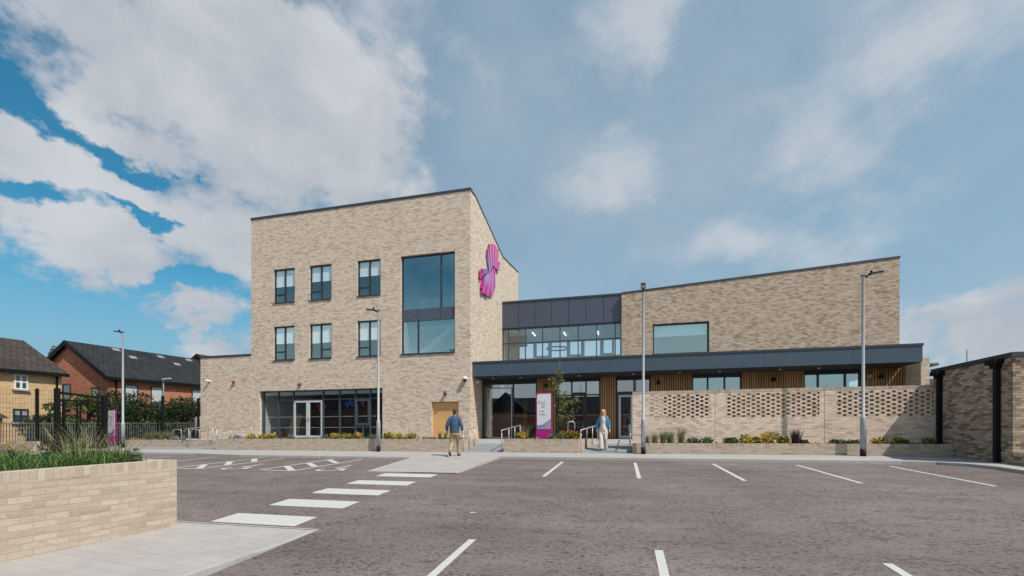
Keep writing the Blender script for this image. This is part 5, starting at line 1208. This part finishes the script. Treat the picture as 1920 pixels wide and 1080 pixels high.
# cycle planter
for u, lab in ((282, 'pale feather grass left of the first cycle hoop'), (300, 'pale feather grass in front of the first cycle hoop'), (318, 'pale feather grass between two cycle hoops')): tuft('feather_grass', lab, 'grass', (at_y(u, 19.3), 19.3, -.27), .32, .55, 200, ['straw', 'straw', 'blade'], .7, .014, 'feather grass in the cycle planter')
for u, lab in ((243, 'golden ground shrub right of the far left lamp post'), (258, 'golden ground shrub left of the feather grass')): shrub('golden_shrub', lab, (at_y(u, 19.2), 19.2, -.27), .45, .2, 300, .045, ['leaf_gold', 'leaf_mid'], 'golden shrubs in the cycle planter')
for u, lab in ((330, 'lavender clump under the middle cycle hoop'), (343, 'lavender clump at the right end of the cycle planter')): shrub('lavender_clump', lab, (at_y(u, 19.2), 19.2, -.27), .26, .28, 520, .035, ['leaf_lav', 'leaf_sage'], 'lavender in the cycle planter')
o = MB()
for i in range(2600):
    x = random.uniform(-31, -21); leaves(o, (x, random.uniform(20.6, 24.5) if x > -27.5 else random.uniform(16.5, 24), -.72), (.2, .2, .08), 2, .07, random.randrange(2))
tag(o.build('grass_verge', [M['leaf_mid'], M['leaf_dark']], None, fix=False, kind='stuff'), 'green verge below the railing', 'grass')
# foreground planter: lush grass carpet and taller plants
o = MB(); rg = random.Random(11)
for i in range(15000):
    x = -6.72-abs(rg.gauss(0, 1))*2.6; y = rg.uniform(1.2, 5.08)
    if x < -12.5: continue
    edge = min(1, (-6.66-x)/.25+.15, (5.2-y)/.3+.15)
    h = rg.uniform(.08, .24)*(.45+.55*edge)*(1+.25*math.sin(x*2.3+y)); a = rg.uniform(0, 6.28); L = h*rg.uniform(.2, .9); d = Vector((math.cos(a), math.sin(a), 0)); sd = Vector((-d.y, d.x, 0))*.0065
    p = Vector((x, y, -.455+(y-3.35)*.02)); b1 = p+d*L*.35+Vector((0, 0, h*.65)); b2 = p+d*L+Vector((0, 0, h)); j = len(o.v)
    o.v += [tuple(p-sd), tuple(p+sd), tuple(b1+sd*.8), tuple(b1-sd*.8), tuple(b2)]; m_ = 0 if rg.random() < .85 else 1; o.poly((j, j+1, j+2, j+3), m_); o.poly((j+3, j+2, j+4), m_)
for i in range(420):
    x = -6.75-abs(rg.gauss(0, 1))*2.4; y = rg.uniform(1.2, 5.1)
    if x > -12.5: leaves(o, (x, y, -.40+rg.uniform(0, .13)), (.09, .09, .07), 12, .022, rg.choice((0, 1, 1, 2)), rnd=rg)
tag(o.build('lush_grass', [M['lush'], M['blade'], M['leaf_sage']], None, fix=False, kind='stuff'), 'lush green grass filling the foreground planter', 'grass')
for x, y, h, n, lab in ((-7.35, 4.6, .62, 90, 'tallest straw coloured grass clump in the foreground planter'), (-7.05, 4.95, .48, 70, 'straw grass clump leaning over the corner of the foreground planter'), (-7.8, 4.75, .55, 70, 'straw grass clump in front of the open gate leaf'), (-7.1, 4.55, .66, 60, 'wispy straw grass clump just right of the tallest one'), (-8.5, 4.6, .42, 40, 'thin straw grass clump left of the black gate post')):
    tuft('tall_grass', lab, 'grass', (x, y, -.44), .5, h, n, ['straw', 'straw', 'blade'], .75, .009, 'tall straw grass in the foreground planter')
def spike(name, label, base, stems, hmat, h, heads, cat='plant'):
    t = thing(name, label, cat, base); mb = MB(); fl_ = MB(); bx = Vector(base)
    for i in range(stems):
        a = random.uniform(0, 6.28); e = bx+Vector((math.cos(a)*h*.35*random.random(), math.sin(a)*h*.35*random.random(), h*random.uniform(.6, 1.))); mb.tube([tuple(bx), tuple(bx.lerp(e, .5)+Vector((0, 0, h*.06))), tuple(e)], [.004, .003, .002], 4)
        leaves(fl_, e, heads, 26, .014, 0); 
        for k in range(4): leaves(mb, bx.lerp(e, .2+.17*k), (.05, .05, .03), 3, .03, 1)
    mb.build('stem', [M['bark'], M['leaf_mid']], t, fix=False); fl_.build('flower', M[hmat], t, fix=False); return t
spike('verbena_plant', 'violet flowering plant in front of the brick pier', (-8.75, 3.95, -.43), 7, 'violet', .42, (.045, .045, .025), 'flower')
spike('verbena_plant', 'violet flowering plant at the left edge of the picture', (-8.9, 3.45, -.43), 5, 'violet', .45, (.04, .04, .02), 'flower')
spike('weed_plant', 'yellow flowering weed beside the black gate post', (-8.0, 4.35, -.43), 5, 'leaf_gold', .40, (.04, .04, .03))
spike('weed_plant', 'dry brown weed stalks among the straw grass', (-7.6, 4.45, -.43), 9, 'leaf_purple', .36, (.03, .03, .05))
spike('weed_plant', 'thin weed hanging at the corner of the foreground planter', (-6.75, 4.9, -.44), 4, 'leaf_mid', .26, (.04, .04, .02))

# ------------------------------------------------------------------ people
def limb(mb, pts, n=12): mb.tube([p[:3] for p in pts], [p[3] if len(p) == 4 else (p[3], p[4]) for p in pts], n)
def remesh(o, vox, smooth=4):
    m = o.modifiers.new('fuse', 'REMESH'); m.mode = 'VOXEL'; m.voxel_size = vox; m.use_smooth_shade = True
    s = o.modifiers.new('soft', 'SMOOTH'); s.factor = .5; s.iterations = smooth; return o
def hand(mb, w, dirv, side, fwd):      # palm, four unequal curled fingers and a thumb
    w = Vector(w); d = Vector(dirv).normalized(); f = Vector(fwd).normalized(); sdv = d.cross(f).normalized()*side
    palm = w+d*.09; mb.tube([tuple(w), tuple(w+d*.045), tuple(palm)], [(.026, .020), (.040, .018), (.038, .015)], 10)
    for i, L in enumerate((.072, .082, .076, .058)):
        b = palm+f*(.028-.019*i); mb.tube([tuple(b-d*.01), tuple(b+d*L*.45+sdv*.006), tuple(b+d*L*.8+sdv*.02), tuple(b+d*L+sdv*.034)], [.0095, .009, .008, .007], 7)
    mb.tube([tuple(w+d*.03+f*.026), tuple(w+d*.06+f*.055), tuple(w+d*.095+f*.062)], [.012, .0105, .008], 7)
def person(loc, rz, label, spec):
    t = thing('person', label, 'person', loc, rz); m4 = WM[t.name]
    def bld(mb, name, mats, vox=None, sm=4):
        mb.v = [tuple(m4 @ Vector(p)) for p in mb.v]; o = mb.build(name, mats, t, fix=vox is None)
        return remesh(o, vox, sm) if vox else o
    spec(bld, MB); return t
skin = plain('skin', (.50, .31, .22), .5, 0, .05); M['skin'] = skin
def head(mb, c, s=1.):
    x, y, z = c      # faces +y
    mb.ell((x, y, z+.02*s), (.077*s, .094*s, .105*s), 16, 12); mb.ell((x, y+.03*s, z-.055*s), (.056*s, .062*s, .062*s), 12, 8)
    mb.tube([(x, y+.088*s, z+.012*s), (x, y+.112*s, z-.022*s)], [.010*s, .016*s], 8); mb.ell((x-.08*s, y-.005, z-.01*s), (.012, .024*s, .034*s), 8, 6); mb.ell((x+.08*s, y-.005, z-.01*s), (.012, .024*s, .034*s), 8, 6)
    mb.ell((x, y+.08*s, z-.055*s), (.026*s, .014*s, .010*s), 8, 6); mb.tube([(x, y-.02, z-.22*s), (x, y-.005, z-.06*s)], [.062*s, .056*s], 12)
def face_bits(bld, MB, c, s=1.):
    x, y, z = c; mb = MB()
    for d in (-1, 1): mb.ell((x+d*.032*s, y+.089*s, z+.018*s), (.013*s, .006, .006*s), 8, 6, 0); mb.ell((x+d*.032*s, y+.0945*s, z+.018*s), (.006*s, .003, .006*s), 8, 6, 1); mb.box(x+d*.032*s-.017, x+d*.032*s+.017, y+.088*s, y+.096*s, z+.036*s, z+.041*s, 2)
    mb.ell((x, y+.092*s, z-.055*s), (.022*s, .006, .007*s), 8, 6, 3)
    bld(mb, 'face', [M['white'], M['blackmetal'], plain('brow', (.16, .10, .06), .7), plain('lip', (.42, .16, .14), .5)])
def man(bld, MB):
    Lk = (-.115, .02, .50); La = (-.12, -.27, .20); Rk = (.11, .17, .50); Ra = (.115, .20, .10)
    mb = MB(); head(mb, (.015, .0, 1.675))
    limb(mb, [(0, 0, 1.50, .10, .07), (0, 0, 1.42, .17, .10), (0, -.01, 1.15, .15, .10), (0, 0, .95, .16, .11)])
    limb(mb, [(-.17, 0, 1.44, .06), (-.265, -.03, 1.17, .046), (-.30, .06, .96, .034)]); limb(mb, [(.17, 0, 1.44, .06), (.265, -.06, 1.17, .046), (.30, -.03, .95, .034)])
    hand(mb, (-.302, .07, .945), (-.03, .14, -1), 1, (.1, 1, .1)); hand(mb, (.303, -.025, .935), (.05, .1, -1), -1, (-.1, 1, .1))
    limb(mb, [(-.09, 0, .93, .08), Lk+(.055,), La+(.04,)]); limb(mb, [(.09, 0, .93, .08), Rk+(.055,), Ra+(.04,)])
    limb(mb, [La+(.04,), (-.12, -.215, .06, .035)]); limb(mb, [Ra+(.04,), (.12, .33, .045, .035)])
    bld(mb, 'body', skin, .008, 2)
    mb = MB(); limb(mb, [(0, .0, 1.555, .062, .062), (0, -.005, 1.51, .105, .085), (0, -.01, 1.45, .165, .11), (0, -.01, 1.38, .20, .125), (0, -.02, 1.25, .195, .135), (0, -.01, 1.05, .185, .135), (0, 0, .90, .195, .14)], 18)
    limb(mb, [(-.07, -.005, 1.485, .065), (-.165, -.01, 1.435, .078), (-.235, -.03, 1.28, .072), (-.285, -.035, 1.16, .068), (-.305, .04, .985, .050)], 14); limb(mb, [(.07, -.005, 1.485, .065), (.165, -.01, 1.435, .078), (.235, -.045, 1.28, .072), (.285, -.06, 1.16, .068), (.305, -.035, .975, .050)], 14)
    bld(mb, 'jacket', plain('slate blue sweater', (.060, .098, .165), .85, 0, .2, 9, .2, .6, 14), .013, 4)
    mb = MB(); mb.tube([(.012, -.01, 1.565), (.014, -.006, 1.60)], [(.066, .064), (.058, .058)], 14); bld(mb, 'collar', plain('shirt collar', (.36, .42, .50), .8))
    mb = MB(); limb(mb, [(0, 0, .98, .17, .125), (0, 0, .86, .175, .13), (0, 0, .80, .16, .12)], 16)
    limb(mb, [(-.085, 0, .88, .105), (-.105, .02, .70, .092), Lk+(.078,), (-.118, -.12, .34, .070), (-.12, -.25, .215, .066)], 14); limb(mb, [(.085, 0, .88, .105), (.10, .10, .70, .092), Rk+(.078,), (.115, .19, .30, .072), (.115, .20, .085, .070)], 14)
    bld(mb, 'trousers', plain('khaki trousers', (.36, .29, .19), .85, 0, .15, 8, .2, .6, 16), .013, 4)
    for a, b, c in (((-.12, -.32, .17), (-.12, -.24, .09), (-.12, -.185, .025)), ((.115, .14, .05), (.12, .26, .05), (.122, .40, .035))):
        mb = MB(); mb.tube([a, b, c], [(.045, .05), (.048, .05), (.036, .028)], 12); bld(mb, 'shoe', plain('dark brown shoe', (.045, .03, .022), .5), .012, 2)
    mb = MB(); mb.ell((.015, -.018, 1.715), (.085, .096, .092), 16, 12); mb.ell((.015, -.055, 1.655), (.070, .055, .07), 12, 8); bld(mb, 'hair', plain('short dark brown hair', (.045, .032, .024), .8, 0, .3, 60), .010, 2)
person((-6.29, 16.2, pz(-6.29, 16.2)), R(8), 'man seen from behind in a slate blue sweater and khaki trousers walking to the entrance', man)
def woman(bld, MB):
    Lk = (.085, .20, .47); La = (.075, .20, .10); Rk = (-.085, .04, .46); Ra = (-.07, -.20, .15)
    mb = MB(); head(mb, (0, .02, 1.53), .92); limb(mb, [(0, 0, 1.38, .09, .06), (0, 0, 1.30, .14, .085), (0, .0, 1.08, .115, .08), (0, 0, .90, .15, .10)])
    limb(mb, [(-.14, 0, 1.31, .05), (-.22, -.02, 1.05, .038), (-.25, .02, .84, .027)]); limb(mb, [(.14, 0, 1.31, .05), (.215, -.03, 1.05, .038), (.24, .03, .84, .027)])
    hand(mb, (-.252, .03, .835), (-.02, .1, -1), 1, (.1, 1, .1)); hand(mb, (.242, .035, .835), (.02, .1, -1), -1, (-.1, 1, .1))
    limb(mb, [(.08, 0, .86, .075), Lk+(.05,), La+(.035,)]); limb(mb, [(-.08, 0, .86, .075), Rk+(.05,), Ra+(.035,)]); limb(mb, [La+(.035,), (.075, .30, .04, .03)]); limb(mb, [Ra+(.035,), (-.07, -.13, .04, .03)])
    bld(mb, 'body', plain('fair skin', (.56, .36, .27), .5, 0, .05), .008, 2); face_bits(bld, MB, (0, .02, 1.53), .92)
    mb = MB(); limb(mb, [(0, .005, 1.30, .135, .095), (0, .01, 1.20, .14, .11), (0, .005, 1.04, .122, .092), (0, 0, .96, .135, .10)], 18); bld(mb, 'top', plain('pale patterned top', (.58, .58, .54), .8, 0, .22, 22), .012, 3)
    mb = MB(); limb(mb, [(0, 0, 1.03, .125, .09), (0, 0, .94, .150, .108), (0, 0, .84, .165, .115), (0, 0, .78, .155, .11)], 16)
    limb(mb, [(.085, 0, .86, .092), (.088, .10, .66, .092), Lk+(.082,), (.085, .21, .27, .098), (.08, .20, .05, .118)], 14); limb(mb, [(-.085, 0, .86, .092), (-.088, .03, .66, .090), Rk+(.080,), (-.08, -.06, .28, .094), (-.072, -.16, .09, .112)], 14)
    bld(mb, 'trousers', plain('cream wide trousers', (.60, .55, .48), .85, 0, .06, 8, .2, .5, 16), .013, 4)
    jm = plain('bright blue jacket', (.06, .22, .40), .8, 0, .25, 7, .2, .5, 18)
    mb = MB(); n = 22; rings = []
    for z, rx, ry, gp in ((1.375, .09, .08, 46), (1.33, .16, .105, 40), (1.22, .17, .122, 40), (1.08, .168, .122, 48), (.94, .185, .132, 58), (.86, .20, .138, 66)):
        rings.append([mb.vert((rx*math.sin(R(a)), ry*math.cos(R(a)), z)) for a in [gp+(360-2*gp)*j/n for j in range(n+1)]])
    for r0, r1 in zip(rings, rings[1:]):
        for j in range(n): mb.poly((r0[j], r0[j+1], r1[j+1], r1[j]), 0, True)
    o = bld(mb, 'jacket', jm); sd = o.modifiers.new('thick', 'SOLIDIFY'); sd.thickness = .018; sd.offset = 1
    for s_ in (-1, 1):
        mb = MB(); limb(mb, [(s_*.06, 0, 1.365, .05), (s_*.135, 0, 1.315, .064), (s_*.19, -.015, 1.18, .064), (s_*.225, -.02, 1.04, .062), (s_*.25, .02, .86, .056)], 14); bld(mb, 'sleeve', jm, .012, 3)
    for a, b, c in (((.075, .15, .045), (.075, .25, .05), (.075, .34, .035)), ((-.07, -.24, .12), (-.07, -.17, .07), (-.07, -.11, .025))):
        mb = MB(); mb.tube([a, b, c], [(.04, .045), (.043, .045), (.033, .026)], 12); bld(mb, 'shoe', plain('dark trainer', (.05, .05, .05), .5), .012, 2)
    mb = MB(); mb.ell((0, -.012, 1.575), (.084, .092, .085), 16, 12)
    for s_ in (-1, 1): limb(mb, [(s_*.055, .0, 1.60, .04), (s_*.078, .01, 1.50, .036), (s_*.095, .03, 1.38, .04), (s_*.10, .06, 1.27, .030)], 10)
    limb(mb, [(0, -.06, 1.58, .075, .05), (0, -.085, 1.45, .09, .045), (0, -.11, 1.28, .10, .035)], 12); bld(mb, 'hair', plain('long strawberry blonde hair', (.40, .22, .09), .6, 0, .3, 40), .011, 3)
person((-.86, 18.75, tz(18.75)+.005), R(183), 'woman in a bright blue open jacket and cream wide trousers walking down the ramp', woman)
